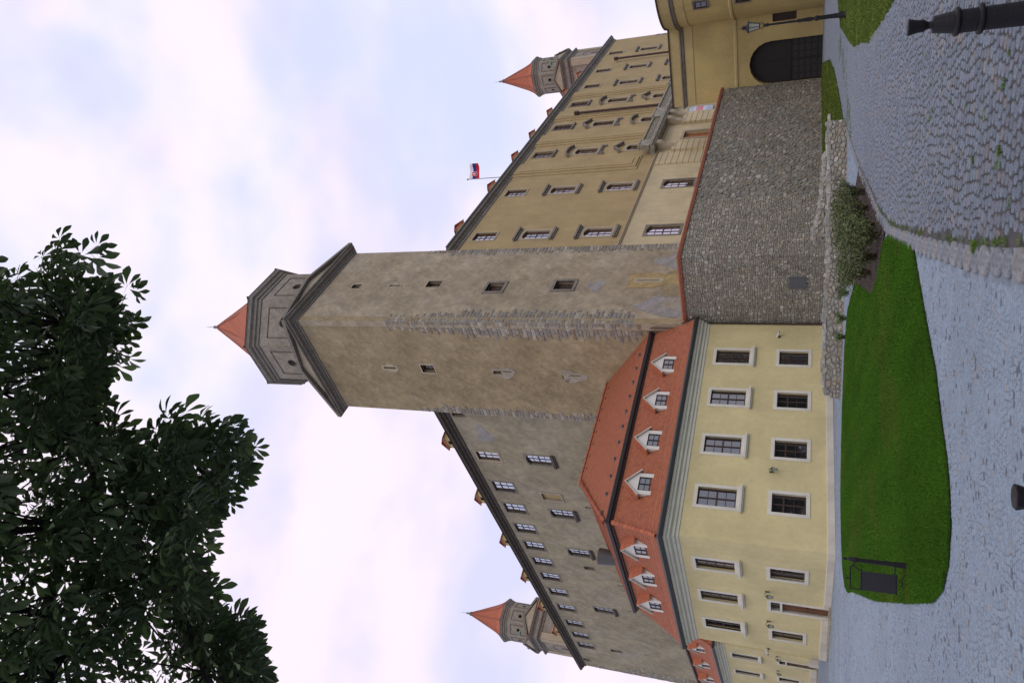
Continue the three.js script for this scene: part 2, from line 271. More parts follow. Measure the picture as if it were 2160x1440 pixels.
// kerb of larger blocks
{
  const kerb = structure(new THREE.Group()); kerb.name = 'kerb'; scene.add(kerb); tag(kerb, 'curved kerb of large flat granite blocks between lawn and road', 'kerb');
  const r = rng(5), mats = [[0.27, 0.285, 0.30], [0.24, 0.27, 0.30], [0.28, 0.28, 0.275], [0.23, 0.25, 0.28]].map(c => std(lin(...c), { map: re(stoneT, 0.9), roughness: 0.7, bumpMap: re(grainT, 0.3), bumpScale: 0.006 }));
  for (let f = 4.6; f < 38.2;) {
    const L = 0.32 + 0.26 * r(), x0 = plInterp(kerbLine, f), x1 = plInterp(kerbLine, f + L * 0.9), a = Math.atan2(x1 - x0, L * 0.9), c = Math.cos(a);
    const m = shared('kerb_block', cobbleGeos[Math.floor(r() * 5)], mats[Math.floor(r() * 4)], kerb);
    const fm = f + L * c / 2, xm = plInterp(kerbLine, fm) - 0.14; m.position.set(xm, gh(xm, fm) + 0.022 + 0.008 * r(), -fm); m.rotation.set((r() - 0.5) * 0.02, -a, (r() - 0.5) * 0.03); m.scale.set(0.29 + 0.05 * r(), 1.6, L * 0.99);
    f += L * c;
  }
}
// grass
const grassMap = tex(512, (u, v) => { const a = fbm(u, v, 6, 4, 301), b = fbm(u, v, 40, 4, 307), k = 0.55 + 0.45 * a + 0.35 * (b - 0.5); return [k * 0.95, k, k * 0.8]; }, true, 4);
const turfMat = std(lin(0.046, 0.108, 0.010), { map: grassMap, bumpMap: re(grainT, 0.35), bumpScale: 0.03, roughness: 1 });
const bladeMat = new THREE.MeshPhysicalMaterial({ color: lin(1, 1, 1), roughness: 0.95, specularIntensity: 0.25, side: THREE.DoubleSide });
function tuftGeo(seed, n, h) { const r = rng(seed), t = []; for (let i = 0; i < n; i++) { const a = r() * 6.28, x = (r() - 0.5) * 0.07, z = (r() - 0.5) * 0.07, w = 0.0045, l = h * (0.6 + 0.6 * r()), b = l * (0.2 + 0.7 * r()), c = Math.cos(a), s = Math.sin(a); const A = V3(x - s * w, 0, z + c * w), B = V3(x + s * w, 0, z - c * w), C = V3(x + c * b * 0.35 + s * w * 0.7, l * 0.65, z + s * b * 0.35 - c * w * 0.7), D = V3(x + c * b * 0.35 - s * w * 0.7, l * 0.65, z + s * b * 0.35 + c * w * 0.7), T = V3(x + c * b, l * 0.95, z + s * b); t.push([A, B, C], [A, C, D], [D, C, T]); } return uvBox(clean(tris(t))); }
const tufts = [tuftGeo(1, 9, 0.05), tuftGeo(2, 9, 0.05), tuftGeo(3, 7, 0.09)];
function fine(g, m) { // split triangles until no edge is longer than m
  const p = g.toNonIndexed().attributes.position, out = [], st = []; for (let i = 0; i < p.count; i += 3) st.push([0, 1, 2].map(k => V3(p.getX(i + k), 0, p.getZ(i + k))));
  while (st.length) { const t = st.pop(), l = [t[0].distanceTo(t[1]), t[1].distanceTo(t[2]), t[2].distanceTo(t[0])], k = l.indexOf(Math.max(...l)); if (l[k] < m) { out.push(t); continue; } const a = t[k], b = t[(k + 1) % 3], c = t[(k + 2) % 3], q = a.clone().lerp(b, 0.5); st.push([a, q, c], [q, b, c]); }
  return tris(out);
}
function sheet(P, off, mat, name) { let g = new THREE.ShapeGeometry(new THREE.Shape(P.map(p => new THREE.Vector2(p[0], -p[1])))); g.rotateX(Math.PI / 2); g = fine(g, 1.2); const p = g.attributes.position; for (let i = 0; i < p.count; i++) { const x = p.getX(i), f = -p.getZ(i); p.setY(i, gh(x, f) + off); } g.computeVertexNormals(); return structure(mesh(name, g, mat, scene)); }
function grassOn(parent, P, dens, seed, h, tint, bias = 1) {
  const r = rng(seed), xs = P.map(p => p[0]), fs = P.map(p => p[1]), x0 = Math.min(...xs), x1 = Math.max(...xs), f0 = Math.min(...fs), f1 = Math.max(...fs), lists = [[], [], []];
  const N = Math.floor((x1 - x0) * (f1 - f0) * dens);
  for (let i = 0; i < N; i++) {
    const x = x0 + r() * (x1 - x0), f = f0 + r() * (f1 - f0); if (!inPoly(x, f, P)) continue;
    const far = clamp(12 / f, 0.28, 1); if (r() > far * far * 1.0 + 0.22) continue;
    const s = h * (0.36 + 0.32 * r()) * lerp(1, 1.3, 1 - far), w = lerp(1.1, 2.4, 1 - far); lists[Math.floor(r() * 3)].push({ p: V3(x, gh(x, f) + 0.002, -f), q: qe(0, r() * 6.28, 0), s: V3(w * s, s, w * s), c: tint(x, f, r) });
  }
  lists.forEach((l, k) => l.length && instanced('grass_blades', tufts[k], bladeMat, l, parent));
}
const mown = (x, f, r) => { // mown in passes along the lawn, with dry and lush patches
  const u = x * 0.94 + f * 0.30, st = 0.5 + 0.5 * Math.sin(u * 4.3 + 1.1 * fbm(x / 20, f / 20 + 5, 8, 2, 313)), n = fbm(x / 16 + 3, f / 32 + 3, 12, 4, 317), k = (0.98 + 0.14 * st + 0.4 * (n - 0.4)) * (0.88 + 0.24 * r()), dry = ss(0.58, 0.72, fbm(x / 12 + 7, f / 18 + 2, 9, 3, 331)) * 0.7 + (r() < 0.05 ? 0.8 : 0);
  return lin((0.042 + 0.022 * dry) * k, 0.115 * k, (0.006 + 0.005 * dry) * k);
};
const lawn = sheet(lawnOutline, 0.006, turfMat, 'lawn'); tag(lawn, 'mown green lawn beside the yellow house', 'lawn'); grassOn(lawn, lawnOutline, 2300, 11, 1, mown);
const rough = (x, f, r) => { const k = 0.6 + 0.5 * r() + 0.5 * (fbm(x / 9 + 5, f / 9 + 1, 9, 3, 351) - 0.4); return r() < 0.04 ? lin(0.35, 0.33, 0.1) : lin(0.105 * k, 0.155 * k, 0.024 * k); };
const verge = sheet(lampGrass, 0.006, turfMat, 'grass_verge'); tag(verge, 'rough grass verge around the foot of the street lamp', 'grass'); grassOn(verge, lampGrass, 900, 13, 1.3, rough);
const strip = sheet(wallGrass, 0.006, turfMat, 'grass_strip'); tag(strip, 'narrow grass strip along the foot of the tall rubble wall', 'grass'); grassOn(strip, wallGrass, 700, 17, 1.4, rough);
const soil = sheet(soilBed, 0.02, std(lin(0.075, 0.055, 0.042), { map: stoneT, bumpMap: re(grainT, 0.3), bumpScale: 0.05 }), 'planting_bed'); tag(soil, 'brown soil planting bed under the low shrubs', 'soil');
{ const r = rng(3), l = []; for (let i = 0; i < 4200; i++) { const x = 1.4 + r() * 5.2, f = 18.4 + r() * 15; if (!inPoly(x, f, soilBed)) continue; const s = 0.02 + 0.05 * r() * r(); const k = 0.6 + 0.8 * r(); l.push({ p: V3(x, 0.025, -f), q: qe(r() * 3, r() * 6, r() * 3), s: V3(s, s * 0.7, s), c: lin(0.085 * k, 0.06 * k, 0.045 * k) }); } instanced('soil_crumbs', uvBox(clean(new THREE.IcosahedronGeometry(0.6, 0))), std(lin(1, 1, 1)), l, soil); }
// weeds growing in the joints of the road
{
  const r = rng(23), l = [], spot = (x, f, n, rad, h) => { for (let i = 0; i < n; i++) { const a = r() * 6.28, d = rad * Math.sqrt(r()), k = 0.7 + 0.6 * r(); l.push({ p: V3(x + Math.cos(a) * d, gh(x, f) + 0.005, -f - Math.sin(a) * d), q: qe(0, r() * 6.28, 0), s: V3(0.75, h * (0.6 + 0.7 * r()), 0.75), c: lin(0.10 * k, 0.17 * k, 0.03 * k) }); } };
  for (let i = 0; i < 70; i++) { const t = r(), x = lerp(17.6, 9.2, t) + (r() - 0.5) * 1.1, f = lerp(45.3, 34.2, t) + (r() - 0.5) * 1.2; spot(x, f, 9, 0.35, 0.5); }
  for (let i = 0; i < 38; i++) { const f = 6.6 + r() * r() * 26, x = plInterp(kerbLine, f) + 0.1 + r() * 0.42 * f; if (x < 0.5 * f + 1) spot(x, f, 4, 0.04, 0.28); }
  for (let i = 0; i < 60; i++) { const f = 6.6 + r() * 14, x = plInterp(kerbLine, f) + 0.03 + 0.05 * r(); spot(x, f, 3, 0.04, 0.2 + 0.3 * r()); }
  spot(1.12, 9.05, 34, 0.06, 0.75); spot(1.05, 8.2, 10, 0.05, 0.45); spot(2.5, 8.0, 8, 0.05, 0.5); spot(1.9, 8.1, 10, 0.06, 0.45); spot(2.1, 9.3, 8, 0.04, 0.4); spot(3.5, 12.4, 8, 0.08, 0.4);
  const w = instanced('joint_weeds', tufts[2], bladeMat, l, scene); w.userData.label = 'small green weeds growing in the joints of the cobbled road'; w.userData.category = 'weeds';
}

// ---------------------------------------------------------------- windows, dormers, tower tops
const geoCache = {};
const cached = (key, fn) => geoCache[key] || (geoCache[key] = uvBox(clean(fn())));
// a window standing in an opening w x h (base centre at the origin, wall face at z = 0)
function windowAt(parent, x, y, z, ry, o) {
  const { w, h, rise = 0, cols = 2, rows = 4, heavy = [2], set = 0.22, bar = 0.035, rail = 0.075, frame = M.timber, glass = M.glass, surround = 0, surroundMat = M.white, proud = 0.04, sill = 0, sillMat = surroundMat, hood = 0, name = 'window' } = o;
  const g = part(name, parent, x, y, z, ry), key = [w, h, rise, cols, rows, heavy, set, bar, rail, surround, proud, sill, hood].join();
  const open = { x0: -w / 2, x1: w / 2, y0: 0, y1: h, rise };
  const fr = cached('f' + key, () => {
    const s = new THREE.Shape(holePath(open).getPoints()); s.holes.push(holePath({ x0: -w / 2 + rail, x1: w / 2 - rail, y0: rail, y1: h - rail, rise: Math.max(0, rise - rail * 0.3) }));
    const gs = [new THREE.ExtrudeGeometry(s, { depth: 0.07, bevelEnabled: false }).translate(0, 0, -set)], iw = w - 2 * rail, ih = h - 2 * rail;
    for (let c = 1; c < cols; c++) { const xx = -iw / 2 + iw * c / cols, b = c * 2 === cols ? rail * 0.55 : bar / 2; gs.push(box(xx - b, xx + b, rail, h - rail - (c * 2 === cols ? 0 : rise * 0.5), -set + 0.004, -set + 0.06)); }
    for (let q = 1; q < rows; q++) { const yy = rail + ih * q / rows, b = heavy.includes(q) ? rail * 0.6 : bar / 2; gs.push(box(-iw / 2, iw / 2, yy - b, yy + b, -set + 0.008, -set + (heavy.includes(q) ? 0.075 : 0.05))); }
    return mergeGeometries(gs.map(clean));
  });
  shared('frame', fr, frame, g);
  const pw = w / cols, ph = h / rows, pg = cached('p' + [pw, ph].map(v => v.toFixed(3)), () => box(-pw / 2, pw / 2, -ph / 2, ph / 2, -0.004, 0.004));
  for (let c = 0; c < cols; c++) for (let q = 0; q < rows; q++) {
    const top = q === rows - 1 && rise > 0.02;
    const geo = top ? cached('pt' + [w, h, rise, cols, rows, c].join(), () => { const a = -w / 2 + pw * c, n = 6, pts = [[a, h - ph]]; pts.push([a + pw, h - ph]); const W2 = w / 2, rr = (W2 * W2 + rise * rise) / (2 * rise), cy = h - rr; for (let i = 0; i <= n; i++) { const xx = a + pw - pw * i / n; pts.push([xx, Math.min(h, cy + Math.sqrt(Math.max(0, rr * rr - xx * xx)) - 0.01)]); } return slab(pts, 0.008); }) : pg;
    const m = shared('pane', geo, glass, g, top ? 0 : -w / 2 + pw * (c + 0.5), top ? 0 : ph * (q + 0.5), -set + 0.022);
    const j = hash3(Math.round((x + c) * 31), Math.round((y + q) * 17), 7) - 0.5, k = hash3(Math.round((x + c) * 13), Math.round((y + q) * 29), 9) - 0.5; if (!top) m.rotation.set(j * 0.02, k * 0.02, 0);
  }
  if (surround) shared('surround', cached('s' + key, () => {
    const s = new THREE.Shape([[-w / 2 - surround, -surround], [w / 2 + surround, -surround], [w / 2 + surround, h + surround], [-w / 2 - surround, h + surround]].map(p => new THREE.Vector2(...p))); s.holes.push(holePath(open));
    const q = new THREE.ExtrudeGeometry(s, { depth: proud + set * 0.5, bevelEnabled: false, curveSegments: 12 }); return q.translate(0, 0, -set * 0.5);
  }), surroundMat, g);
  if (sill) shared('sill', cached('l' + key, () => mergeGeometries([box(-w / 2 - surround - 0.1, w / 2 + surround + 0.1, -surround - sill, -surround + 0.02, 0.003, 0.22), box(-w / 2 - surround - 0.03, w / 2 + surround + 0.03, -surround - sill * 1.7, -surround - sill + 0.002, 0.003, 0.13)].map(clean))), sillMat, g);
  if (hood) shared('hood', cached('h' + key, () => mergeGeometries([box(-w / 2 - surround - 0.16, w / 2 + surround + 0.16, h + surround + 0.18, h + surround + 0.18 + hood, 0.003, 0.34), box(-w / 2 - surround - 0.08, w / 2 + surround + 0.08, h + surround + 0.02, h + surround + 0.19, 0.003, 0.18)].map(clean))), sillMat, g);
  return g;
}
const hole = (cx, y, w, h, rise = 0) => ({ x0: cx - w / 2, x1: cx + w / 2, y0: y, y1: y + h, rise });

// square-to-octagon tower head: cornice, four pediments, octagonal drum with panels and oculi, cornice, tiled spire
function towerHead(root, corners, o) { // corners: plan path (closed, outward on the side (dz, -dx)), local coordinates
  const { y0, hc, over, oD, hp, yd, hd, apex, drumIn, mat = M.drum, oculus } = o, n = 4;
  const cx = corners.reduce((a, c) => a + c[0], 0) / 4, cz = corners.reduce((a, c) => a + c[1], 0) / 4;
  mesh('main_cornice', sweep(corners, [[0, y0 - 0.3 * hc], [over * 0.1, y0 - 0.28 * hc], [over * 0.12, y0], [over * 0.3, y0 + hc * 0.12], [over * 0.33, y0 + hc * 0.3], [over * 0.72, y0 + hc * 0.45], [over * 0.75, y0 + hc * 0.7], [over * 0.95, y0 + hc * 0.8], [over, y0 + hc], [-over, y0 + hc * 1.15]], true), M.trim, root);
  for (let i = 0; i < n; i++) { // pediments
    const a = corners[i], b = corners[(i + 1) % n], dx = b[0] - a[0], dz = b[1] - a[1], L = Math.hypot(dx, dz), ux = dx / L, uz = dz / L, nx = uz, nz = -ux, P = (s, y, out) => V3(a[0] + ux * s + nx * out, y, a[1] + uz * s + nz * out), yb = y0 + hc, t = [];
    const rake = (e0, e1, th, o0, o1) => { for (const q of [0, 1]) { const S = s => q ? L - s : s, A = [[-e0, yb], [L / 2, yb + hp]]; const lo0 = [S(-e0), yb - 0.02], lo1 = [L / 2, yb + hp], hi0 = [S(-e0), yb + th], hi1 = [L / 2, yb + hp + th]; t.push(...quad(P(lo0[0], lo0[1], o1), P(lo1[0], lo1[1], o1), P(hi1[0], hi1[1], o1), P(hi0[0], hi0[1], o1)), ...quad(P(hi0[0], hi0[1], o1), P(hi1[0], hi1[1], o1), P(hi1[0], hi1[1], o0), P(hi0[0], hi0[1], o0)), ...quad(P(lo0[0], lo0[1], o1), P(lo1[0], lo1[1], o1), P(lo1[0], lo1[1], o0), P(lo0[0], lo0[1], o0))); } };
    rake(over * 0.9, 0, hc * 0.55, 0.05, over * 0.95); rake(over * 0.7, 0, hc * 0.2, 0.02, over * 0.6);
    mesh('pediment', tris(t), M.trim, root);
    mesh('tympanum', tris([[P(0, yb - 0.05, over * 0.5), P(L, yb - 0.05, over * 0.5), P(L / 2, yb + hp, over * 0.5)]].concat(quad(P(-over * 0.8, yb + hc * 0.5, over * 0.9), P(L / 2, yb + hp + hc * 0.53, over * 0.9), P(L / 2, yb + hp + hc * 0.53, -L / 2), P(0, yb + hc * 0.3, -0.4)), quad(P(L + over * 0.8, yb + hc * 0.5, over * 0.9), P(L / 2, yb + hp + hc * 0.53, over * 0.9), P(L / 2, yb + hp + hc * 0.53, -L / 2), P(L, yb + hc * 0.3, -0.4)))), M.trimPale, root);
  }
  // octagon: square with cut corners
  const oct = []; for (let i = 0; i < n; i++) { const a = corners[i], b = corners[(i + 1) % n], sh = p => [cx + (p[0] - cx) * drumIn, cz + (p[1] - cz) * drumIn], A = sh(a), B = sh(b); for (const q of [0.293, 0.707]) oct.push([lerp(A[0], B[0], q), lerp(A[1], B[1], q)]); }
  for (let i = 0; i < 8; i++) {
    const a = oct[i], b = oct[(i + 1) % 8], dx = b[0] - a[0], dz = b[1] - a[1], L = Math.hypot(dx, dz), g = part('drum_side', root, (a[0] + b[0]) / 2, 0, (a[1] + b[1]) / 2, Math.atan2(dz, -dx)), ph = yd - y0 - hc;
    const yo = y0 + hc + ph * 0.50, W = L * 0.32;
    shared('drum_wall', cached('dw' + [L.toFixed(2), yo, yd].join(), () => wall(-L / 2, L / 2, y0, yd, [{ round: oculus, x: 0, y: yo }], 0.5)), mat, g);
    const pg = cached('dp' + [L.toFixed(2), yo, yd].join(), () => { const t = 0.06, d = 0.05; return mergeGeometries([box(-W - t, W + t, yo + ph * 0.28, yo + ph * 0.28 + t, 0.002, d), box(-W - t, -W, yo - ph * 0.4, yo + ph * 0.28, 0.002, d), box(W, W + t, yo - ph * 0.4, yo + ph * 0.28, 0.002, d)].map(clean)); });
    shared('panel_moulding', pg, M.trimDark, g);
    shared('oculus', cached('oc' + oculus, () => new THREE.TorusGeometry(oculus, 0.05, 6, 24)), M.trim, g, 0, yo, 0.0);
  }
  mesh('drum_cornice', sweep(oct, [[0, yd - hd * 0.5], [oD * 0.15, yd - hd * 0.48], [oD * 0.17, yd - hd * 0.1], [oD * 0.4, yd], [oD * 0.45, yd + hd * 0.3], [oD * 0.8, yd + hd * 0.5], [oD * 0.85, yd + hd * 0.85], [oD, yd + hd], [0, yd + hd * 1.08]], true), M.trim, root);
  const ys = yd + hd * 1.05, t = [], rings = [[1 + oD / 5.6, 0], [0.82, 0.13], [0.42, 0.54], [0.02, 1]];
  for (let i = 0; i < 8; i++) for (let j = 0; j < 3; j++) { const P = (k, m) => V3(cx + (oct[k % 8][0] - cx) * rings[m][0], ys + (apex - ys) * rings[m][1], cz + (oct[k % 8][1] - cz) * rings[m][0]); t.push(...quad(P(i, j), P(i + 1, j), P(i + 1, j + 1), P(i, j + 1))); }
  const spire = mesh('spire_roof', tris(t), M.roofFar, root);
  for (let i = 0; i < 8; i++) { const P = m => V3(cx + (oct[i][0] - cx) * rings[m][0], ys + (apex - ys) * rings[m][1] + 0.03, cz + (oct[i][1] - cz) * rings[m][0]); mesh('hip_ridge', tube([P(0), P(1), P(2), P(3)], drumIn * 0.1, 6, 8), M.brick, root); }
  mesh('finial', [lathe([[0.001, 1.5], [0.02, 1.3], [0.03, 0.6], [0.10, 0.52], [0.17, 0.38], [0.10, 0.22], [0.16, 0.12], [0.30, -0.25], [0.34, -0.3]].map(p => [p[0] * 1.1, apex + p[1] * 1.1]), 10).translate(cx, 0, cz)], M.zinc, root);
  return spire;
}
function courses(y0, y1, r, h0, h1) { const o = []; for (let y = y0; y < y1 - 0.05;) { const h = Math.min(h0 + (h1 - h0) * r(), y1 - y); o.push([y, h]); y += h; } return o; }
// a squared stone, unit size, face at z = 1, chamfered and knocked about
function blockGeo(seed) {
  const r = rng(seed), c = [], j = a => (r() - 0.5) * a, f = [], b = [];
  for (const [x, y] of [[-1, -1], [0, -1], [1, -1], [1, 0], [1, 1], [0, 1], [-1, 1], [-1, 0]]) { b.push(V3(x * 0.5 + j(0.05), y * 0.5 + j(0.07), 0)); f.push(V3(x * 0.44 + j(0.09), y * 0.42 + j(0.12), 0.75 + 0.4 * r())); }
  const m = V3(j(0.2), j(0.2), 1.0 + 0.3 * r()), t = []; for (let i = 0; i < 8; i++) { const k = (i + 1) % 8; t.push([m, f[i], f[k]], ...quad(b[i], b[k], f[k], f[i])); }
  return uvBox(clean(tris(t)));
}
const blocks = [11, 12, 13, 14, 15, 16, 17, 18].map(blockGeo);

// a face of a building: origin in the thing's plan (x, z), turned by ry; x runs along it to the right, z outwards
const face = (ox, oz, ry) => ({ ry, at: (x, y, z) => V3(ox + Math.cos(ry) * x + Math.sin(ry) * z, y, oz - Math.sin(ry) * x + Math.cos(ry) * z), put(g) { return g.rotateY(ry).translate(ox, 0, oz); } });
function stoneAt(parent, fc, s, mats, name = 'stone') { const m = shared(name, blocks[s.k], mats[s.m], parent); m.position.copy(fc.at(s.x, s.y, s.z || 0)); m.rotation.y = fc.ry; m.scale.set(s.w, s.h, s.d); return m; }
function stonesRest(parent, name, items, mats) { // items [face, stone]: joined as one heap of stuff per block shape
  for (let k = 0; k < blocks.length; k++) { const l = items.filter(i => i[1].k === k).map(([fc, s]) => ({ p: fc.at(s.x, s.y, s.z || 0), q: qe(0, fc.ry, 0), s: V3(s.w, s.h, s.d), c: mats[s.m].color })); if (l.length) instanced(name, blocks[k], stoneTint, l, parent); }
}
const stoneTint = std(lin(1, 1, 1), { map: stoneT, bumpMap: re(grainT, 0.5), bumpScale: 0.014 });
// toothed corner stones; dir +1 grows to +x from x0, -1 to -x
function quoins(x0, dir, y0, y1, seed, width, ch = [0.24, 0.4]) {
  const r = rng(seed), out = []; let tooth = false;
  for (const [y, h] of courses(y0, y1, r, ...ch)) { tooth = !tooth; const W = width(y) * ((tooth ? 0.72 : 1.0) + 0.3 * r()); for (let x = 0; x < W;) { const w = Math.min(0.34 + 0.55 * r(), W - x + 0.15); out.push({ x: x0 + dir * (x + w / 2), y: y + h / 2, w: w * 0.97, h: h * 0.95, d: 0.02 + 0.035 * r(), k: Math.floor(r() * 8), m: r() < 0.12 ? 5 : Math.floor(r() * 5) }); x += w; } }
  return out;
}
function rubble(x0, x1, y0, y1, seed, hs, ws, skip) {
  const r = rng(seed), out = [];
  for (const [y, h] of courses(y0, y1, r, ...hs)) for (let x = x0 - 0.3 * r(); x < x1;) {
    const w = ws[0] + (ws[1] - ws[0]) * r() * r(); const cx = x + w / 2; x += w; if (cx - w / 2 < x0 - 0.05 || cx + w / 2 > x1 + 0.05) { if (cx > x1 || cx < x0) continue; }
    if (skip && skip(cx, y + h / 2)) continue;
    if (w > 0.3 && h > 0.2 && r() < 0.22) { const a = 0.35 + 0.3 * r(); for (const [q, b] of [[0, a], [a, 1 - a]]) out.push({ x: cx, y: y + h * (q + b / 2), w: w * 0.95, h: h * b * 0.92, d: 0.035 + 0.08 * r(), k: Math.floor(r() * 8), m: r() < 0.1 ? 5 : Math.floor(r() * 5) }); continue; }
    out.push({ x: cx, y: y + h / 2 + (r() - 0.5) * 0.05, w: w * 0.96, h: h * (0.82 + 0.2 * r()), d: 0.035 + 0.09 * r(), k: Math.floor(r() * 8), m: r() < 0.1 ? 5 : Math.floor(r() * 5) });
  }
  return out;
}
// random rubble: irregular stones packed without courses, each with its own outline
function cells(x0, x1, y0, y1, seed, cw, ch, skip) {
  const r = rng(seed), nx = Math.ceil((x1 - x0) / cw), ny = Math.ceil((y1 - y0) / ch), P = [];
  for (let j = -1; j <= ny; j++) { P[j + 1] = []; for (let i = -1; i <= nx; i++) P[j + 1][i + 1] = r() < 0.24 ? null : [x0 + (i + 0.5 + (j & 1 ? 0.25 : -0.25) + (r() - 0.5) * 0.85) * cw, y0 + (j + 0.5 + (r() - 0.5) * 0.8) * ch]; }
  const out = [], k = cw / ch;
  for (let j = 0; j < P.length; j++) for (let i = 0; i < P[j].length; i++) {
    const c = P[j][i]; if (!c || c[0] < x0 || c[0] > x1 || c[1] < y0 || c[1] > y1 || (skip && skip(c[0], c[1]))) continue;
    let poly = [[Math.max(x0, c[0] - cw), Math.max(y0, c[1] - ch)], [Math.min(x1, c[0] + cw), Math.max(y0, c[1] - ch)], [Math.min(x1, c[0] + cw), Math.min(y1, c[1] + ch)], [Math.max(x0, c[0] - cw), Math.min(y1, c[1] + ch)]];
    for (let b = -2; b <= 2; b++) for (let a = -2; a <= 2; a++) {
      const q = (a || b) && P[j + b] && P[j + b][i + a]; if (!q) continue;
      const mx = (c[0] + q[0]) / 2, my = (c[1] + q[1]) / 2, nx2 = q[0] - c[0], ny2 = (q[1] - c[1]) * k * k, D = p => (p[0] - mx) * nx2 + (p[1] - my) * ny2, np = [];
      for (let m = 0; m < poly.length; m++) { const A = poly[m], B = poly[(m + 1) % poly.length], da = D(A), db = D(B); if (da <= 0) np.push(A); if (da * db < 0) { const t = da / (da - db); np.push([lerp(A[0], B[0], t), lerp(A[1], B[1], t)]); } }
      poly = np; if (poly.length < 3) break;
    }
    if (poly.length < 3) continue;
    const cx = poly.reduce((a, p) => a + p[0], 0) / poly.length, cy = poly.reduce((a, p) => a + p[1], 0) / poly.length, xs = poly.map(p => p[0]), ys = poly.map(p => p[1]);
    out.push({ poly: poly.map(p => [p[0] - cx, p[1] - cy]), x: cx, y: cy, area: (Math.max(...xs) - Math.min(...xs)) * (Math.max(...ys) - Math.min(...ys)), d: 0.022 + 0.06 * r() * r() + 0.015 * r(), tx: (r() - 0.5) * 0.3, ty: (r() - 0.5) * 0.3, m: r() < 0.08 ? 5 : Math.floor(r() * 5), t: (0.85 + 0.3 * r()) * (0.78 + 0.34 * fbm(c[0] / 40 + 3, c[1] / 40 + 3, 16, 3, 811)) });
  }
  return out;
}
// squared rubble: the wall split again and again into stones of uneven size
function ashlar(x0, x1, y0, y1, seed, skip) {
  const r = rng(seed), out = [], st = []; for (let y = y0; y < y1 - 0.05;) { const h = Math.min(0.5 + 0.5 * r(), y1 - y); for (let x = x0; x < x1 - 0.02;) { const w = Math.min(0.8 + 0.9 * r(), x1 - x); st.push([x, y, w, h, 0.02 + 0.13 * r() * r()]); x += w; } y += h; }
  while (st.length) {
    const [x, y, w, h, A] = st.pop();
    if (w * h > A && Math.max(w, h) > 0.2) { const q = 0.34 + 0.32 * r(), a = A * (0.7 + 0.6 * r()); if (w > h * (0.9 + 0.9 * r())) st.push([x, y, w * q, h, a], [x + w * q, y, w * (1 - q), h, a]); else st.push([x, y, w, h * q, a], [x, y + h * q, w, h * (1 - q), a]); continue; }
    const cx = x + w / 2, cy = y + h / 2; if (skip && skip(cx, cy)) continue; const j = s => (r() - 0.5) * s, e = Math.min(w, h) * 0.22;
    const poly = [[-w / 2, -h / 2], [0, -h / 2], [w / 2, -h / 2], [w / 2, 0], [w / 2, h / 2], [0, h / 2], [-w / 2, h / 2], [-w / 2, 0]].map(([a, b]) => [a * 0.97 + j(e), b * 0.97 + j(e)]);
    out.push({ poly, x: cx, y: cy, area: w * h, d: 0.02 + 0.06 * r() * r() + 0.02 * r(), tx: j(0.3), ty: j(0.3), m: r() < 0.12 ? 5 : Math.floor(r() * 5), t: (0.8 + 0.4 * r()) * (0.8 + 0.34 * fbm(cx / 40 + 3, cy / 40 + 3, 16, 3, 811)) });
  }
  return out;
}
function cellGeo(s) {
  const P = [], n0 = s.poly.length; for (let i = 0; i < n0; i++) { const a = s.poly[i], b = s.poly[(i + 1) % n0]; if (Math.hypot(b[0] - a[0], b[1] - a[1]) < 0.03) continue; for (const q of [0.07, 0.93]) P.push([lerp(a[0], b[0], q), lerp(a[1], b[1], q)]); }
  const R = Math.sqrt(s.area) * 0.5, g = 1 - 0.014 / Math.max(R, 0.05), Z = (p, k, z) => V3(p[0] * k, p[1] * k, z + (z > 0 ? p[0] * s.tx + p[1] * s.ty : 0)), n = P.length, t = [], m = V3(0, 0, s.d * 1.08);
  for (let i = 0; i < n; i++) { const a = P[i], b = P[(i + 1) % n]; t.push([m, Z(a, g * 0.86, s.d), Z(b, g * 0.86, s.d)], ...quad(Z(a, g * 0.96, s.d * 0.6), Z(b, g * 0.96, s.d * 0.6), Z(b, g * 0.86, s.d), Z(a, g * 0.86, s.d)), ...quad(Z(a, g, -0.02), Z(b, g, -0.02), Z(b, g * 0.96, s.d * 0.6), Z(a, g * 0.96, s.d * 0.6))); }
  return clean(tris(t));
}
function cellStone(parent, fc, s, mats, name = 'stone') { const m = shared(name, uvBox(cellGeo(s)), mats[s.m], parent); m.position.copy(fc.at(s.x, s.y, 0)); m.rotation.y = fc.ry; return m; }
function cellHeap(parent, name, items, mats) {
  const gs = items.map(([fc, s]) => { const g = uvBox(cellGeo(s)), o = fc.at(s.x, s.y, 0), n = g.attributes.position.count, col = new Float32Array(n * 3), c = mats[s.m].color; for (let i = 0; i < n; i++) { col[3 * i] = c.r * s.t; col[3 * i + 1] = c.g * s.t; col[3 * i + 2] = c.b * s.t; } g.setAttribute('color', new THREE.BufferAttribute(col, 3)); g.rotateY(fc.ry); g.translate(o.x, o.y, o.z); return g; });
  const m = solid(new THREE.Mesh(mergeGeometries(gs), std(lin(1, 1, 1), { vertexColors: true, map: stoneT, bumpMap: re(grainT, 0.5), bumpScale: 0.014 }))); m.name = name; m.userData.kind = 'stuff'; parent.add(m); return m;
}
function splat(cx, cy, rx, ry, seed, n = 22, rag = 0.35) { const r = rng(seed), p = [], ph = r() * 6; for (let i = 0; i < n; i++) { const a = i / n * Math.PI * 2, k = 1 - rag + rag * (0.5 * r() + 0.5 + 0.4 * Math.sin(a * 3 + ph)); p.push([cx + rx * k * Math.cos(a), cy + ry * k * Math.sin(a)]); } return p; }

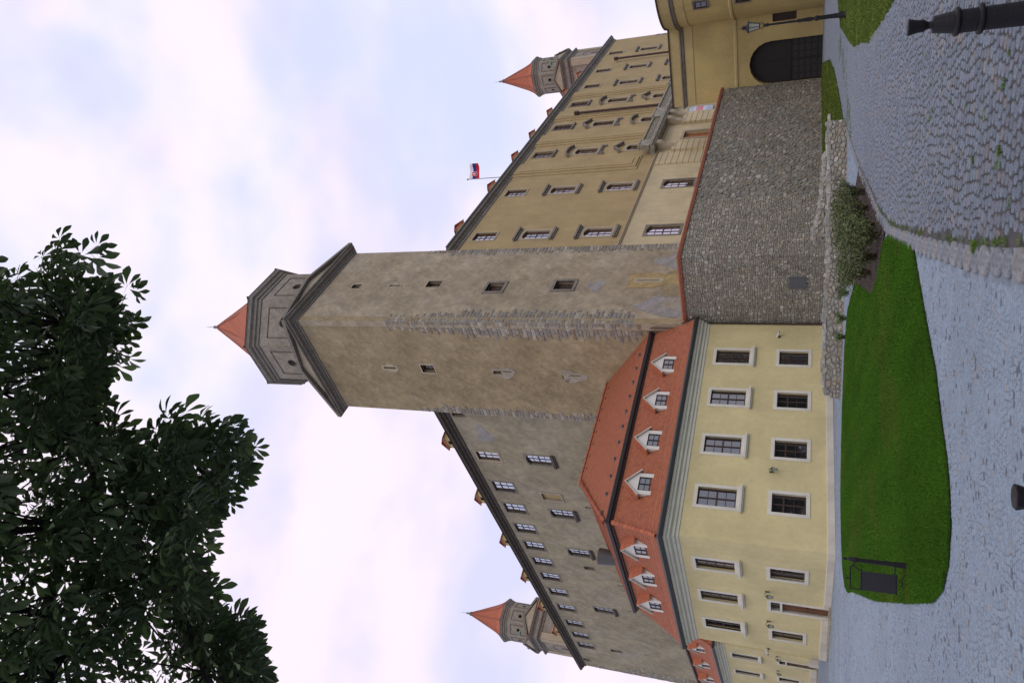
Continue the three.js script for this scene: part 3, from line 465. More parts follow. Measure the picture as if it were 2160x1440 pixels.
// ---------------------------------------------------------------- the great corner tower
{
  const T = thing('castle_tower', 'tall square castle tower with pedimented top and small red spire', 'tower', 1.5, 0, 53.5, turnR(az.tr));
  const wR = 11.45, wL = 11.5, q = az.tr - az.tl, ld = [Math.cos(q), -Math.sin(q)], A = [wR, 0], O = [0, 0], L = [ld[0] * wL, ld[1] * wL], B = [L[0] + wR, L[1]];
  const fr = face(0, 0, 0), fl = face(0, 0, q - Math.PI), top = 44.35;
  const wins = [[5.4, 40.35, 0.66, 0.95, 2, 2], [5.65, 32.0, 1.0, 1.42, 2, 3], [5.0, 25.75, 1.3, 1.5, 2, 3], [5.2, 19.5, 1.3, 1.6, 2, 3]], slits = [[5.42, 36.1, 0.26, 1.15], [5.78, 12.5, 0.12, 1.8]];
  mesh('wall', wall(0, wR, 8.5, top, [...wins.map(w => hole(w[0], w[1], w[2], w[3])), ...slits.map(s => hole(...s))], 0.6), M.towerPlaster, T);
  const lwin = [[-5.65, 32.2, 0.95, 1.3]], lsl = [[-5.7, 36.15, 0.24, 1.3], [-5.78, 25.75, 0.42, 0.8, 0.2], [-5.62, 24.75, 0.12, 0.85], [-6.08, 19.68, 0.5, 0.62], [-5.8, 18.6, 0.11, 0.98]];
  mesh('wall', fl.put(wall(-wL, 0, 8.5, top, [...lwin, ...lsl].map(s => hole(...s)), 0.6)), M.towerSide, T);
  mesh('wall', sweep([L, B, A], [[0, 8.5], [0, top]]), M.towerPlaster, T);
  for (const y of [43.6, 8.6]) mesh('floor_slab', tris(poly3([V3(wR, y, -0.6), V3(0.6, y, -0.6), V3(L[0] + 0.6, y, L[1]), V3(B[0], y, B[1])])), M.towerPlaster, T);
  wins.forEach((w, i) => { const p = fr.at(w[0], w[1], 0); windowAt(T, p.x, p.y, p.z, 0, { w: w[2], h: w[3], cols: w[4], rows: w[5], heavy: [], set: 0.38, rail: 0.06, bar: 0.05, glass: M.oldGlass, surround: i < 2 ? 0.1 : 0.24, surroundMat: i < 2 ? M.trimPale : M.trim, proud: i < 2 ? 0.02 : 0.08, frame: M.timberRed }); });
  for (const w of lwin) { const p = fl.at(w[0], w[1], 0); windowAt(T, p.x, p.y, p.z, fl.ry, { w: w[2], h: w[3], cols: 2, rows: 3, heavy: [], set: 0.38, rail: 0.06, bar: 0.05, glass: M.oldGlass, surround: 0.13, surroundMat: M.trimPale, proud: 0.02 }); }
  // stone dressings round the slits, repairs and bare patches
  const dress = (fc, sh, mat, d) => mesh('plaster_patch', fc.put(slab(sh, d)), mat, T), ring = (fc, hl, shp, mat) => { const s = new THREE.Shape(shp.map(p => new THREE.Vector2(...p))); for (const h of hl) s.holes.push(holePath(hole(...h))); mesh('slit_surround', fc.put(new THREE.ExtrudeGeometry(s, { depth: 0.03, bevelEnabled: false })), mat, T); };
  ring(fr, [slits[0]], [[5.05, 36.3], [5.2, 36.3], [5.2, 35.95], [5.65, 35.95], [5.65, 36.4], [5.85, 36.4], [5.85, 36.95], [5.65, 36.95], [5.62, 37.4], [5.22, 37.4], [5.2, 37.0], [5.0, 37.0]], M.trimPale);
  ring(fl, [lsl[0]], [[-6.2, 36.2], [-6.0, 36.2], [-6.0, 35.95], [-5.4, 35.95], [-5.4, 36.3], [-5.2, 36.3], [-5.2, 37.1], [-5.4, 37.1], [-5.42, 37.65], [-6.02, 37.65], [-6.02, 37.1], [-6.2, 37.1]], M.trimPale);
  ring(fl, [lsl[1], lsl[2]], splat(-5.75, 25.55, 0.72, 1.25, 5, 14, 0.5), M.patchPale);
  ring(fl, [lsl[3], lsl[4]], splat(-5.95, 19.35, 0.8, 1.25, 7, 14, 0.5), M.patchPale);
  ring(fr, [slits[1]], [[4.75, 12.9], [4.78, 15.0], [6.2, 15.05], [6.85, 14.9], [6.9, 12.9], [6.6, 12.0], [6.9, 11.0], [6.3, 9.9], [5.6, 9.6], [5.1, 10.6], [5.3, 11.8]], M.patchYellow);
  mesh('plaster_patch', slab([[3.5, 8.8], [3.4, 10.6], [3.8, 11.6], [4.5, 12.2], [5.5, 12.4], [6.6, 12.2], [7.25, 11.6], [7.4, 10.6], [7.2, 9.8], [7.4, 8.8]], 0.022), M.patchOchre, T);
  const fr2 = { put: g => g.translate(0, 0, 0.031) };
  mesh('slit_surround', fr2.put((() => { const s = new THREE.Shape([[5.5, 12.15], [6.1, 12.15], [6.12, 14.55], [5.48, 14.55]].map(p => new THREE.Vector2(...p))); s.holes.push(holePath(hole(...slits[1]))); return new THREE.ExtrudeGeometry(s, { depth: 0.02, bevelEnabled: false }); })()), M.trimPale, T);
  mesh('plaster_patch', slab([[0.9, 8.8], [0.8, 11], [1.2, 12.3], [1.9, 13.6], [2.5, 14.0], [2.75, 13.2], [3.4, 12.7], [3.75, 12.2], [3.3, 11.6], [3.5, 10.4], [3.2, 9.6], [3.3, 8.8]], 0.045), M.patchGrey, T);
  mesh('plaster_patch', slab([[1.6, 8.8], [1.5, 10.2], [2.0, 11.6], [2.7, 12.0], [3.1, 11.2], [3.0, 9.9], [3.25, 8.8]], 0.07), M.patchPale, T);
  mesh('plaster_patch', slab([[7.3, 8.8], [7.45, 10.2], [7.2, 11.0], [8.0, 12.6], [8.6, 13.5], [9.0, 13.3], [9.3, 12.2], [10.3, 11.5], [10.4, 8.8]], 0.045), M.patchGrey, T);
  mesh('plaster_patch', slab([[7.6, 8.8], [7.9, 10.4], [8.7, 11.2], [9.7, 11.0], [10.2, 8.8]], 0.075), M.patchPale, T);
  mesh('plaster_patch', slab(splat(5.1, 17.6, 0.85, 0.75, 31, 20, 0.6), 0.012), M.patchGrey, T);
  dress(fl, [[-0.3, 8.8], [-0.25, 12.2], [-0.7, 12.6], [-1.3, 12.3], [-2.6, 13.0], [-2.7, 12.4], [-1.4, 10.6], [-1.2, 8.8]], M.patchBrown, 0.04);
  const wid = y => y > 31.5 ? 0.7 : y > 28 ? 1.0 : 1.35, qr = [...quoins(0, 1, 13.6, 35.1, 41, wid)], ql = quoins(0, -1, 13.0, 35.1, 43, y => wid(y) * 1.05);
  const all = [...qr.map(s => [fr, s]), ...ql.map(s => [fl, s])].sort((a, b) => b[1].w * b[1].h - a[1].w * a[1].h);
  for (const [fc, s] of all.slice(0, 300)) stoneAt(T, fc, s, stoneMats, 'quoin_stone');
  stonesRest(T, 'corner_stones', [...all.slice(300), ...quoins(wR, -1, 9, 35.6, 45, y => y > 33 ? 0.4 : 0.8).map(s => [fr, s]), ...quoins(-wL, 1, 14, 35.7, 47, y => y > 33 ? 0.4 : 0.75).map(s => [fl, s])], stoneMats);
  mesh('roof_hatch', [box(-0.75, 0.75, 0, 0.75, -0.9, 0.15), box(-0.95, 0.95, 0.75, 0.85, -1.0, 0.28)].map(g => { g.rotateY(-Math.PI / 4); const cx = (wR + L[0]) / 2, cz = L[1] / 2, k = 4.35 / Math.hypot(cx, cz); return g.translate(cx - cx * k, 52.3, cz - cz * k); }), M.darkMetal, T);
  towerHead(T, [A, O, L, B], { y0: top - 0.05, hc: 0.55, over: 0.85, oD: 0.6, hp: 1.35, yd: 51.1, hd: 0.8, apex: 61.6, drumIn: 0.965, oculus: 0.46 });
}

// ---------------------------------------------------------------- right wing: the palace front
function castleDormer(parent, x, y, z, w, h) {
  const g = part('dormer', parent, x, y, z);
  shared('front', cached('cdf' + [w, h], () => wall(-w / 2, w / 2, 0, h, [hole(0, 0.25, w * 0.34, h * 0.62)], 0.12)), M.ochrePale, g);
  shared('frame', cached('cdo' + [w, h], () => mergeGeometries([box(-w * 0.17, -w * 0.17 + 0.06, 0.25, 0.25 + h * 0.62, -0.1, -0.05), box(w * 0.17 - 0.06, w * 0.17, 0.25, 0.25 + h * 0.62, -0.1, -0.05), box(-0.03, 0.03, 0.25, 0.25 + h * 0.62, -0.1, -0.05)].map(clean))), M.timber, g);
  shared('cheeks', cached('cdc' + [w, h], () => mergeGeometries([box(-w / 2, -w / 2 + 0.1, 0, h, -2.2, -0.121), box(w / 2 - 0.1, w / 2, 0, h, -2.2, -0.121)].map(clean))), M.ochre, g);
  shared('roof', cached('cdr' + [w, h], () => { const W = w / 2 + 0.22, a = 0.42; return tris([...quad(V3(-W, h - 0.08, 0.25), V3(0, h + a, 0.25), V3(0, h + a, -2.6), V3(-W, h - 0.08, -2.6)), ...quad(V3(W, h - 0.08, 0.25), V3(0, h + a, 0.25), V3(0, h + a, -2.6), V3(W, h - 0.08, -2.6)), [V3(-W, h - 0.08, 0.02), V3(W, h - 0.08, 0.02), V3(0, h + a, 0.02)], ...quad(V3(-W, h - 0.2, 0.25), V3(W, h - 0.2, 0.25), V3(W, h - 0.08, 0.25), V3(-W, h - 0.08, 0.25))]); }), M.roofFar, g);
}
const castleWin = { cols: 2, rows: 4, heavy: [2], set: 0.2, bar: 0.05, rail: 0.085, glass: M.oldGlass, frame: M.timberRed };
{
  const W = thing('castle_wing', 'long beige palace wing with stone window hoods to the right of the great tower', 'castle wing', 8.24, 0, 62.59, turnR(az.cr));
  const cols = [3.45, 13.4, 24.0, 33.0, 41.8, 49.5, 57.0, 66.5], up = [], low = [], put = [];
  cols.forEach((x, i) => {
    up.push(hole(x, 30.0, 1.55, 2.3)); put.push([x, 30.0, { w: 1.55, h: 2.3, surround: i < 2 ? 0.16 : 0.2, surroundMat: M.trimPale, proud: 0.05, ...(i > 1 && i < 5 ? { sill: 0.14, sillMat: M.trim, surroundMat: M.trim } : {}) }]);
    up.push(hole(x, 24.45, 1.5, 2.65, 0.16)); put.push([x, 24.45, { w: 1.5, h: 2.65, rise: 0.16, surround: 0.3, surroundMat: M.trimPale, proud: 0.06, sill: 0.2, sillMat: M.trim, hood: i < 2 || i > 4 ? 0.2 : 0 }]);
    up.push(hole(x, 18.35, 1.5, 2.65, 0.3)); put.push([x, 18.35, { w: 1.5, h: 2.65, rise: 0.3, surround: 0.3, surroundMat: M.trimPale, proud: 0.06, sill: i < 2 ? 0.2 : 0, sillMat: M.trim, hood: i < 2 || i > 4 ? 0.2 : 0 }]);
    if (i < 2 || i > 4) { low.push(hole(x, 12.15, 1.75, 3.0, 0.35)); put.push([x, 12.15, { w: 1.75, h: 3.0, rise: 0.35, surround: 0.2, surroundMat: M.trim, proud: 0.05 }]); }
  });
  const door = hole(26.5, 11.9, 2.1, 2.95); low.push(door);
  mesh('upper_wall', wall(0, 75.2, 17.2, 33.3, up, 0.6), M.wingWarm, W);
  mesh('lower_wall', wall(0, 75.2, 8.8, 17.0, low, 0.6), M.wingPale, W);
  mesh('end_wall', box(74.6, 75.195, 8.8, 33.3, -16, -0.61), M.wingWarm, W); mesh('back_wall', box(0, 74.6, 8.8, 33.3, -16.5, -16), M.wingWarm, W);
  for (const [x, y, o] of put) windowAt(W, x, y, 0, 0, { ...castleWin, ...o });
  mesh('string_course', sweep([[75.2, 0], [0, 0]], [[0, 17.0], [0.10, 17.02], [0.12, 17.1], [0.2, 17.14], [0.2, 17.22], [0.0, 17.27]]), M.trimPale, W);
  mesh('eaves_cornice', sweep([[75.2, -6], [75.2, 0], [0.1, 0]], [[0, 32.95], [0.08, 33.0], [0.1, 33.25], [0.22, 33.32], [0.25, 33.45], [0.52, 33.55], [0.55, 33.72], [0.62, 33.78], [0.62, 33.86], [0, 33.95]]), M.trim, W);
  mesh('gutter', sweep([[75.9, 0.6], [0.3, 0.6]], [[0, 33.8], [0.1, 33.82], [0.14, 33.94], [0.1, 33.98], [0, 33.96]]), M.gutter, W);
  mesh('roof', tris([...quad(V3(0.5, 33.93, 0.5), V3(75.6, 33.93, 0.5), V3(70, 38.0, -8.5), V3(0.5, 38.0, -8.5)), ...quad(V3(0.5, 33.93, -17), V3(75.6, 33.93, -17), V3(70, 38.0, -8.5), V3(0.5, 38.0, -8.5)), [V3(75.6, 33.93, 0.5), V3(75.6, 33.93, -17), V3(70, 38.4, -8.5)]]), M.roofFar, W);
  for (const x of [6.9, 17.0, 25.8, 33.1, 41.6, 50.2, 58.6]) castleDormer(W, x, 34.25, -0.55, 2.2, 1.35);
  // flat wall strips between the middle windows
  for (const [a, b] of [[17.7, 21.4], [26.7, 30.6], [35.4, 39.2], [44.3, 47.3]]) { mesh('wall_strip', [box(a, b, 18.7, 33.1, 0.002, 0.09)], M.wingWarm, W); mesh('wall_strip', [box(a + 0.55, b - 0.55, 18.9, 33.1, 0.092, 0.2)], M.wingWarm, W); mesh('wall_strip', [box(a + 1.0, b - 1.0, 19.4, 32.8, 0.202, 0.26)], M.wingWarm, W); }
  // curved hoods over the windows of the middle bays
  const arcHood = (x, y, w, h, ogee) => { const p = [], n = 14; for (let i = 0; i <= n; i++) { const t = i / n * 2 - 1; p.push([x + t * w, y + h * (ogee ? Math.pow(1 - Math.abs(t), 1.4) : Math.sqrt(1 - t * t * 0.92) - 0.28)]); } for (let i = n; i >= 0; i--) { const t = i / n * 2 - 1; p.push([x + t * w, y - 0.24 + h * (ogee ? Math.pow(1 - Math.abs(t), 1.4) : Math.sqrt(1 - t * t * 0.92) - 0.28)]); } mesh('window_pediment', slab(p, 0.4), M.trim, W); };
  for (const [x, og] of [[24, 0], [33, 1], [41.8, 0]]) { arcHood(x, 27.75, 1.45, 0.75, og); arcHood(x, 21.75, 1.35, 0.8, !og); }
  for (const [x, y] of [[24, 24.45], [33, 24.45], [41.8, 24.45]]) mesh('window_brackets', [box(x - 1.25, x - 0.95, y - 0.95, y - 0.5, 0.002, 0.2), box(x + 0.95, x + 1.25, y - 0.95, y - 0.5, 0.002, 0.2)], M.trim, W);
  // rusticated portal zone under the balcony
  const rust = (x0, x1, z0, z1, y1) => { for (let y = 9; y < y1 - 0.1; y += 0.62) mesh('rusticated_course', box(x0, x1, y + 0.03, Math.min(y + 0.6, y1), z0, z1), M.wingPale, W); };
  rust(18.4, 21.6, 0.003, 0.12, 16.9); rust(21.6, 24.2, 0.003, 0.4, 15.6); rust(30.0, 33.3, 0.003, 0.4, 15.6); rust(37.0, 46.5, 0.003, 0.12, 16.9);
  windowAt(W, 26.5, 11.9, 0, 0, { w: 2.1, h: 2.95, cols: 2, rows: 2, heavy: [], set: 0.35, rail: 0.12, bar: 0.1, frame: M.doorOak, glass: M.doorOak, surround: 0.28, surroundMat: M.trimPale, proud: 0.12, name: 'portal_door' });
  for (const x of [22.9, 30.6, 32.7]) { // scrolled consoles
    const p = [[0, 15.3], [0.42, 15.4], [0.5, 15.8], [0.62, 16.3], [0.8, 16.6], [0.92, 16.85], [0.95, 17.3], [0, 17.3]], g = slab(p, 0.9); g.rotateY(-Math.PI / 2); g.translate(x + 0.45, 0, 0.01); mesh('console', g, M.trimPale, W);
  }
  mesh('balcony_slab', sweep([[46.5, 0], [21.3, 0]], [[0, 17.3], [1.0, 17.32], [1.1, 17.5], [1.25, 17.55], [1.3, 17.8], [0, 17.85]]), M.balcony, W);
  for (const [a, b] of [[21.2, 22.9], [30.3, 33.4], [42.6, 44.6]]) mesh('balcony_pier', [box(a, b, 17.86, 18.95, 0.75, 1.22), box(a - 0.06, b + 0.06, 18.95, 19.1, 0.7, 1.28)], M.balcony, W);
  for (const [a, b] of [[22.9, 30.3], [33.4, 42.6]]) { mesh('balustrade_rail', [box(a, b, 18.8, 18.97, 0.8, 1.15), box(a, b, 17.86, 17.98, 0.8, 1.15)], M.balcony, W); const bg = cached('bal', () => lathe([[0.09, 0], [0.06, 0.1], [0.12, 0.32], [0.05, 0.6], [0.08, 0.87]], 6)); for (let x = a + 0.28; x < b - 0.2; x += 0.42) shared('baluster', bg, M.balcony, W, x, 17.96, 0.98); }
  for (const [x, y0, y1] of [[36.7, 9.5, 30.0], [61.1, 9.5, 29.8]]) mesh('downpipe', [cyl(0.16, 0.16, y1 - y0, 10, x, y0, 0.5), box(x - 0.22, x + 0.22, y1 - 0.1, y1 + 0.45, 0.25, 0.75)], M.pipe, W);
  stonesRest(W, 'corner_stones', [...quoins(75.2, -1, 17, 26, 61, () => 0.9).map(s => [face(0, 0, 0), s])], stoneMats);
  // banner hung beside the portal
  const bt = new THREE.DataTexture(new Uint8Array(64 * 96 * 4).map((_, i) => { const k = i % 4, p = (i - k) / 4, x = p % 64, y = Math.floor(p / 64); if (k === 3) return 255; let c = [205, 208, 216]; if (x < 3 || x > 60 || y < 2 || y > 93) c = [90, 110, 120]; else if (y > 38 && y < 66 && x > 6 && x < 58) c = hash3(x >> 1, y >> 1, 5) < 0.6 ? [205, 120, 135] : [222, 170, 178]; else if (y < 26 && y % 5 < 2 && x > 8 && x < 54) c = [120, 140, 175]; else if (y > 74 && hash3(x >> 1, y >> 1, 9) < 0.35) c = [140, 160, 165]; return c[k]; }), 64, 96); bt.colorSpace = THREE.SRGBColorSpace; bt.magFilter = THREE.LinearFilter; bt.needsUpdate = true;
  const bn = thing('banner', 'white poster banner with a pink block hung beside the palace portal', 'banner', 0, 0, 0); W.updateMatrixWorld(); bn.position.copy(W.localToWorld(V3(34.8, 12.45, 0.1))); bn.rotation.y = W.rotation.y;
  const pl = new THREE.PlaneGeometry(2.1, 3.0); pl.translate(0, 1.5, 0.012); const pm = solid(new THREE.Mesh(pl, new THREE.MeshStandardMaterial({ map: bt, roughness: 0.8 }))); pm.name = 'printed_sheet'; bn.add(pm); mesh('backing_board', box(-1.06, 1.06, -0.01, 3.01, -0.03, 0.008), M.zinc, bn);
}
{ // flag on the roof
  const F = thing('flag', 'white, blue and red flag with a shield flying from a roof pole', 'flag', 20.2, 36.0, 82.2, R(-14)); F.scale.set(0.9, 1, 0.9);
  mesh('flagpole', [cyl(0.055, 0.04, 5.6, 8, 0, -0.4, 0), new THREE.SphereGeometry(0.12, 10, 8).translate(0, 5.25, 0)], M.zinc, F);
  const fw = 96, fh = 64, d = new Uint8Array(fw * fh * 4);
  for (let j = 0; j < fh; j++) for (let i = 0; i < fw; i++) {
    const v = 1 - (j + 0.5) / fh, u = (i + 0.5) / fw; let c = v < 1 / 3 ? [235, 235, 240] : v < 2 / 3 ? [28, 50, 130] : [205, 30, 45];
    const sx = (u - 0.31) / 0.145, sy = (v - 0.5) / 0.29, ed = w => Math.abs(sx) < w && sy > -w && (sy < 0.25 ? true : Math.hypot(sx * 0.9, (sy - 0.25) / 0.75) < w * 0.95);
    if (ed(1)) c = [240, 240, 240]; if (ed(0.86)) { c = [205, 30, 45]; if (sy > 0.42 + 0.18 * Math.abs(Math.sin(sx * 3.6 + 1.57))) c = [28, 50, 130]; if (Math.abs(sx) < 0.1 && sy > -0.7 && sy < 0.55) c = [240, 240, 240]; if (Math.abs(sy + 0.42) < 0.09 && Math.abs(sx) < 0.34) c = [240, 240, 240]; if (Math.abs(sy + 0.1) < 0.09 && Math.abs(sx) < 0.52) c = [240, 240, 240]; }
    const k = (j * fw + i) * 4; d[k] = c[0]; d[k + 1] = c[1]; d[k + 2] = c[2]; d[k + 3] = 255;
  }
  const ft = new THREE.DataTexture(d, fw, fh); ft.colorSpace = THREE.SRGBColorSpace; ft.magFilter = THREE.LinearFilter; ft.needsUpdate = true;
  const g = new THREE.PlaneGeometry(2.15, 1.4, 24, 8), p = g.attributes.position; for (let i = 0; i < p.count; i++) { const u = (p.getX(i) + 1.075) / 2.15, y = p.getY(i); p.setXYZ(i, u * 2.05 + 0.05, y + 4.35 - u * 0.18 * (y + 0.7) - 0.08 * Math.sin(u * 3), 0.16 * Math.sin(u * 8 + y * 1.2) * u); } g.computeVertexNormals();
  const fm = solid(new THREE.Mesh(g, new THREE.MeshStandardMaterial({ map: ft, roughness: 0.85, side: THREE.DoubleSide }))); fm.name = 'cloth'; F.add(fm);
}
// ---------------------------------------------------------------- left wing
{
  const W = thing('castle_wing', 'grey plastered castle wing with a dark eaves cornice to the left of the great tower', 'castle wing', -6.35, 0, 61.67, turnL(az.cl)), L = 68.7;
  const ca = [8.15, 14.05, 18.6, 23.2, 27.5, 31.7, 35.9, 40.5, 45.6, 51.0, 55.3, 59.3], cb = [8.1, 18.7, 27.8, 44.3], up = [], put = [];
  ca.forEach((s, i) => { const w = i ? 1.9 : 1.5; up.push(hole(-s, 30.15, w, 2.4)); put.push([-s, 30.15, { w, h: 2.4, rows: 3, heavy: [2], surround: 0.2, surroundMat: i ? M.trim : M.trimPale, proud: 0.04 }]); });
  cb.forEach(s => { up.push(hole(-s, 24.55, 1.65, 2.6, 0.25)); put.push([-s, 24.55, { w: 1.65, h: 2.6, rise: 0.25, surround: 0.16, surroundMat: M.trim, proud: 0.05, sill: 0.24, sillMat: M.trimDark }]); });
  up.push(hole(-8.2, 18.4, 1.65, 2.6, 0.25)); put.push([-8.2, 18.4, { w: 1.65, h: 2.6, rise: 0.25, surround: 0.16, surroundMat: M.trim, proud: 0.05, sill: 0.24, sillMat: M.trimDark }]);
  const small = [[-31.7, 24.75, 0.75, 1.2], [-0.95, 31.7, 0.9, 1.2], [-65.8, 32.0, 0.8, 1.0], [-59.4, 25.9, 0.8, 1.6]], slit = [[-16.6, 21.9, 0.35, 0.9], [-43.1, 21.6, 0.25, 0.8], [-46.6, 21.3, 0.25, 0.7], [-58.7, 21.8, 0.25, 0.7], [-35.5, 21.7, 0.3, 0.8]], blind = [[-15.2, 25.15, 1.3, 2.1]];
  mesh('wall', wall(-L, 0, 0.2, 33.3, [...up, ...[...small, ...slit, ...blind].map(s => hole(...s))], 0.6), M.wingGrey, W);
  mesh('end_wall', box(-L, -L + 0.6, 0.2, 33.3, -16, -0.61), M.wingGrey, W);
  for (const [x, y, o] of put) windowAt(W, x, y, 0, 0, { ...castleWin, frame: M.timber, ...o });
  for (const s of small) windowAt(W, s[0], s[1], 0, 0, { w: s[2], h: s[3], cols: 2, rows: 2, heavy: [], set: 0.3, bar: 0.04, rail: 0.07, glass: M.oldGlass, surround: 0.12, surroundMat: M.trim, proud: 0.03 });
  mesh('back_wall', box(-L + 0.6, 0, 0.2, 33.3, -16.5, -16), M.wingGrey, W);
  for (const s of slit) { const sh = new THREE.Shape([[s[0] - s[2] / 2 - 0.14, s[1] - 0.14], [s[0] + s[2] / 2 + 0.14, s[1] - 0.14], [s[0] + s[2] / 2 + 0.14, s[1] + s[3] + 0.14], [s[0] - s[2] / 2 - 0.14, s[1] + s[3] + 0.14]].map(p => new THREE.Vector2(...p))); sh.holes.push(holePath(hole(...s))); mesh('slit_surround', new THREE.ExtrudeGeometry(sh, { depth: 0.03, bevelEnabled: false }), M.patchPale, W); }
  mesh('blind_window', [box(-15.85, -14.55, 25.15, 27.25, -0.3, -0.2)], M.wingWarm, W);
  { const sh = new THREE.Shape([[-16.1, 24.95], [-14.3, 24.95], [-14.3, 27.5], [-16.1, 27.5]].map(p => new THREE.Vector2(...p))); sh.holes.push(holePath(hole(...blind[0]))); mesh('blind_surround', new THREE.ExtrudeGeometry(sh, { depth: 0.06, bevelEnabled: false }), M.patchPale, W); }
  const r = rng(71); // pale mended scars under the top row
  ca.forEach((s, i) => { const x = -s - 2.4 - r() * 0.8; mesh('plaster_patch', slab(splat(x, 28.2 + r() * 0.6, 0.25 + 0.2 * r(), 0.5 + 0.5 * r(), 100 + i, 16, 0.7), 0.012 + 0.002 * i), M.patchPale, W); });
  mesh('plaster_patch', slab(splat(-4.2, 30.6, 1.5, 1.0, 131, 20, 0.5), 0.012), M.patchGrey, W); mesh('plaster_patch', slab(splat(-2.6, 28.2, 0.2, 0.9, 133, 14, 0.6), 0.014), M.patchPale, W); mesh('plaster_patch', slab(splat(-17.3, 26.4, 0.3, 1.3, 135, 18, 0.7), 0.014), M.patchPale, W); mesh('plaster_patch', slab(splat(-60.4, 25.6, 1.3, 1.4, 137, 18, 0.6), 0.012), M.patchPale, W);
  mesh('eaves_cornice', sweep([[-0.1, 0], [-L, 0], [-L, -8]], [[0, 33.2], [0.1, 33.24], [0.12, 33.5], [0.3, 33.6], [0.34, 33.75], [0.6, 33.86], [0.64, 34.06], [0.72, 34.12], [0, 34.25]]), M.trimDark, W);
  mesh('roof', tris([...quad(V3(0, 34.2, 0.7), V3(-L - 0.5, 34.2, 0.7), V3(-L + 5, 38.4, -8.5), V3(0, 38.4, -8.5)), ...quad(V3(0, 34.2, -17), V3(-L, 34.2, -17), V3(-L + 5, 38.4, -8.5), V3(0, 38.4, -8.5)), [V3(-L - 0.5, 34.2, 0.7), V3(-L, 34.2, -17), V3(-L + 5, 38.4, -8.5)]]), M.roofBrown, W);
  for (const s of [6.9, 18.1, 28.4, 38.5, 48.0, 57.0]) castleDormer(W, -s, 34.4, -0.45, 1.9, 1.5);
  stonesRest(W, 'corner_stones', [...quoins(-L, 1, 2, 32, 63, y => y > 26 ? 0.8 : 2.4).map(s => [face(0, 0, 0), s])], stoneMats);
}
// ---------------------------------------------------------------- corner turrets
for (const [x, f, turn, label, ql] of [[48.9, 125.6, turnR(az.cr), 'distant castle turret with a red spire beyond the palace wing', 0], [-48.0, 116.0, turnL(az.cl), 'distant castle turret with a red spire above the grey wing', 1]]) {
  const T = thing('corner_turret', label, 'turret', x, 0, f, turn, 'castle corner turrets'), h = 3.0, C = [[h, h], [-h, h], [-h, -h], [h, -h]];
  mesh('body', sweep(C, [[0, 20], [0, 42.0]], true), M.drum, T);
  mesh('band', sweep(C, [[0, 40.6], [0.12, 40.65], [0.14, 40.9], [0.4, 41.1], [0.42, 41.3], [0, 41.4]], true), M.trim, T);
  for (let i = 0; i < 4; i++) { const g = part('arched_panel', T, 0, 0, 0, i * Math.PI / 2); shared('pilaster', cached('tp' + 0, () => mergeGeometries([box(-h, -h + 1.0, 33, 40.6, h + 0.003, h + 0.14), box(h - 1.0, h, 33, 40.6, h + 0.003, h + 0.14)].map(clean))), M.trimPale, g); shared('arch_moulding', cached('ta', () => new THREE.TorusGeometry(1.15, 0.06, 5, 18, Math.PI).translate(0, 38.0, h + 0.02)), M.trim, g); shared('shutter', cached('tn', () => box(-0.28, 0.28, 35.2, 37.6, h + 0.002, h + 0.03)), M.timber, g); }
  towerHead(T, C, { y0: 42.0, hc: 0.6, over: 0.5, oD: 0.42, hp: 1.5, yd: 47.5, hd: 0.75, apex: 55.4, drumIn: 0.97, oculus: 0.3 });
  mesh('corner_flashing', [box(-h - 0.3, -h + 0.3, 44.2, 44.45, h - 0.5, h + 0.1), box(h - 0.3, h + 0.3, 44.2, 44.45, h - 0.5, h + 0.1)], M.copper, T);
}

// ---------------------------------------------------------------- yellow houses
const tileGeo = cached('tile', () => { const g = new THREE.BoxGeometry(0.172, 0.25, 0.02); return g; });
const tileMatI = std(lin(1, 1, 1), { map: re(tileT, 0.35), roughness: 0.82 });
const tileTint = (r, d = 1) => { const k = (0.82 + 0.22 * r()) * d, h = r(); return h < 0.04 ? lin(0.33 * k, 0.10 * k, 0.055 * k) : lin(0.41 * k, (0.122 + 0.016 * h) * k, (0.054 + 0.01 * h) * k); };
// plain tiles on the slope between [out, y] points; range(out, y) gives the span along the face
function tileSlope(list, fc, prof, range, r, exp = 0.165, d = 1) {
  let off = 0;
  for (let j = 0; j < prof.length - 1; j++) {
    const [o0, y0] = prof[j], [o1, y1] = prof[j + 1], L = Math.hypot(o1 - o0, y1 - y0), phi = Math.atan2(o1 - o0, y1 - y0) - 0.075;
    for (let t = 0.06; t < L; t += exp) {
      const k = t / L, o = lerp(o0, o1, k), y = lerp(y0, y1, k), [a, b] = range(o, y, j + k); off = 0.088 - off;
      for (let x = a + off; x < b + 0.02; x += 0.176) { const p = fc.at(x, y + 0.012, o + 0.016); list.push({ p, q: qe(phi + (r() - 0.5) * 0.012, fc.ry, (r() - 0.5) * 0.01), s: V3(1, 1, 1), c: tileTint(r, d) }); }
    }
  }
}
const mans = [[0.52, 8.98], [0.16, 9.45], [-0.4, 10.62], [-1.0, 12.06]];
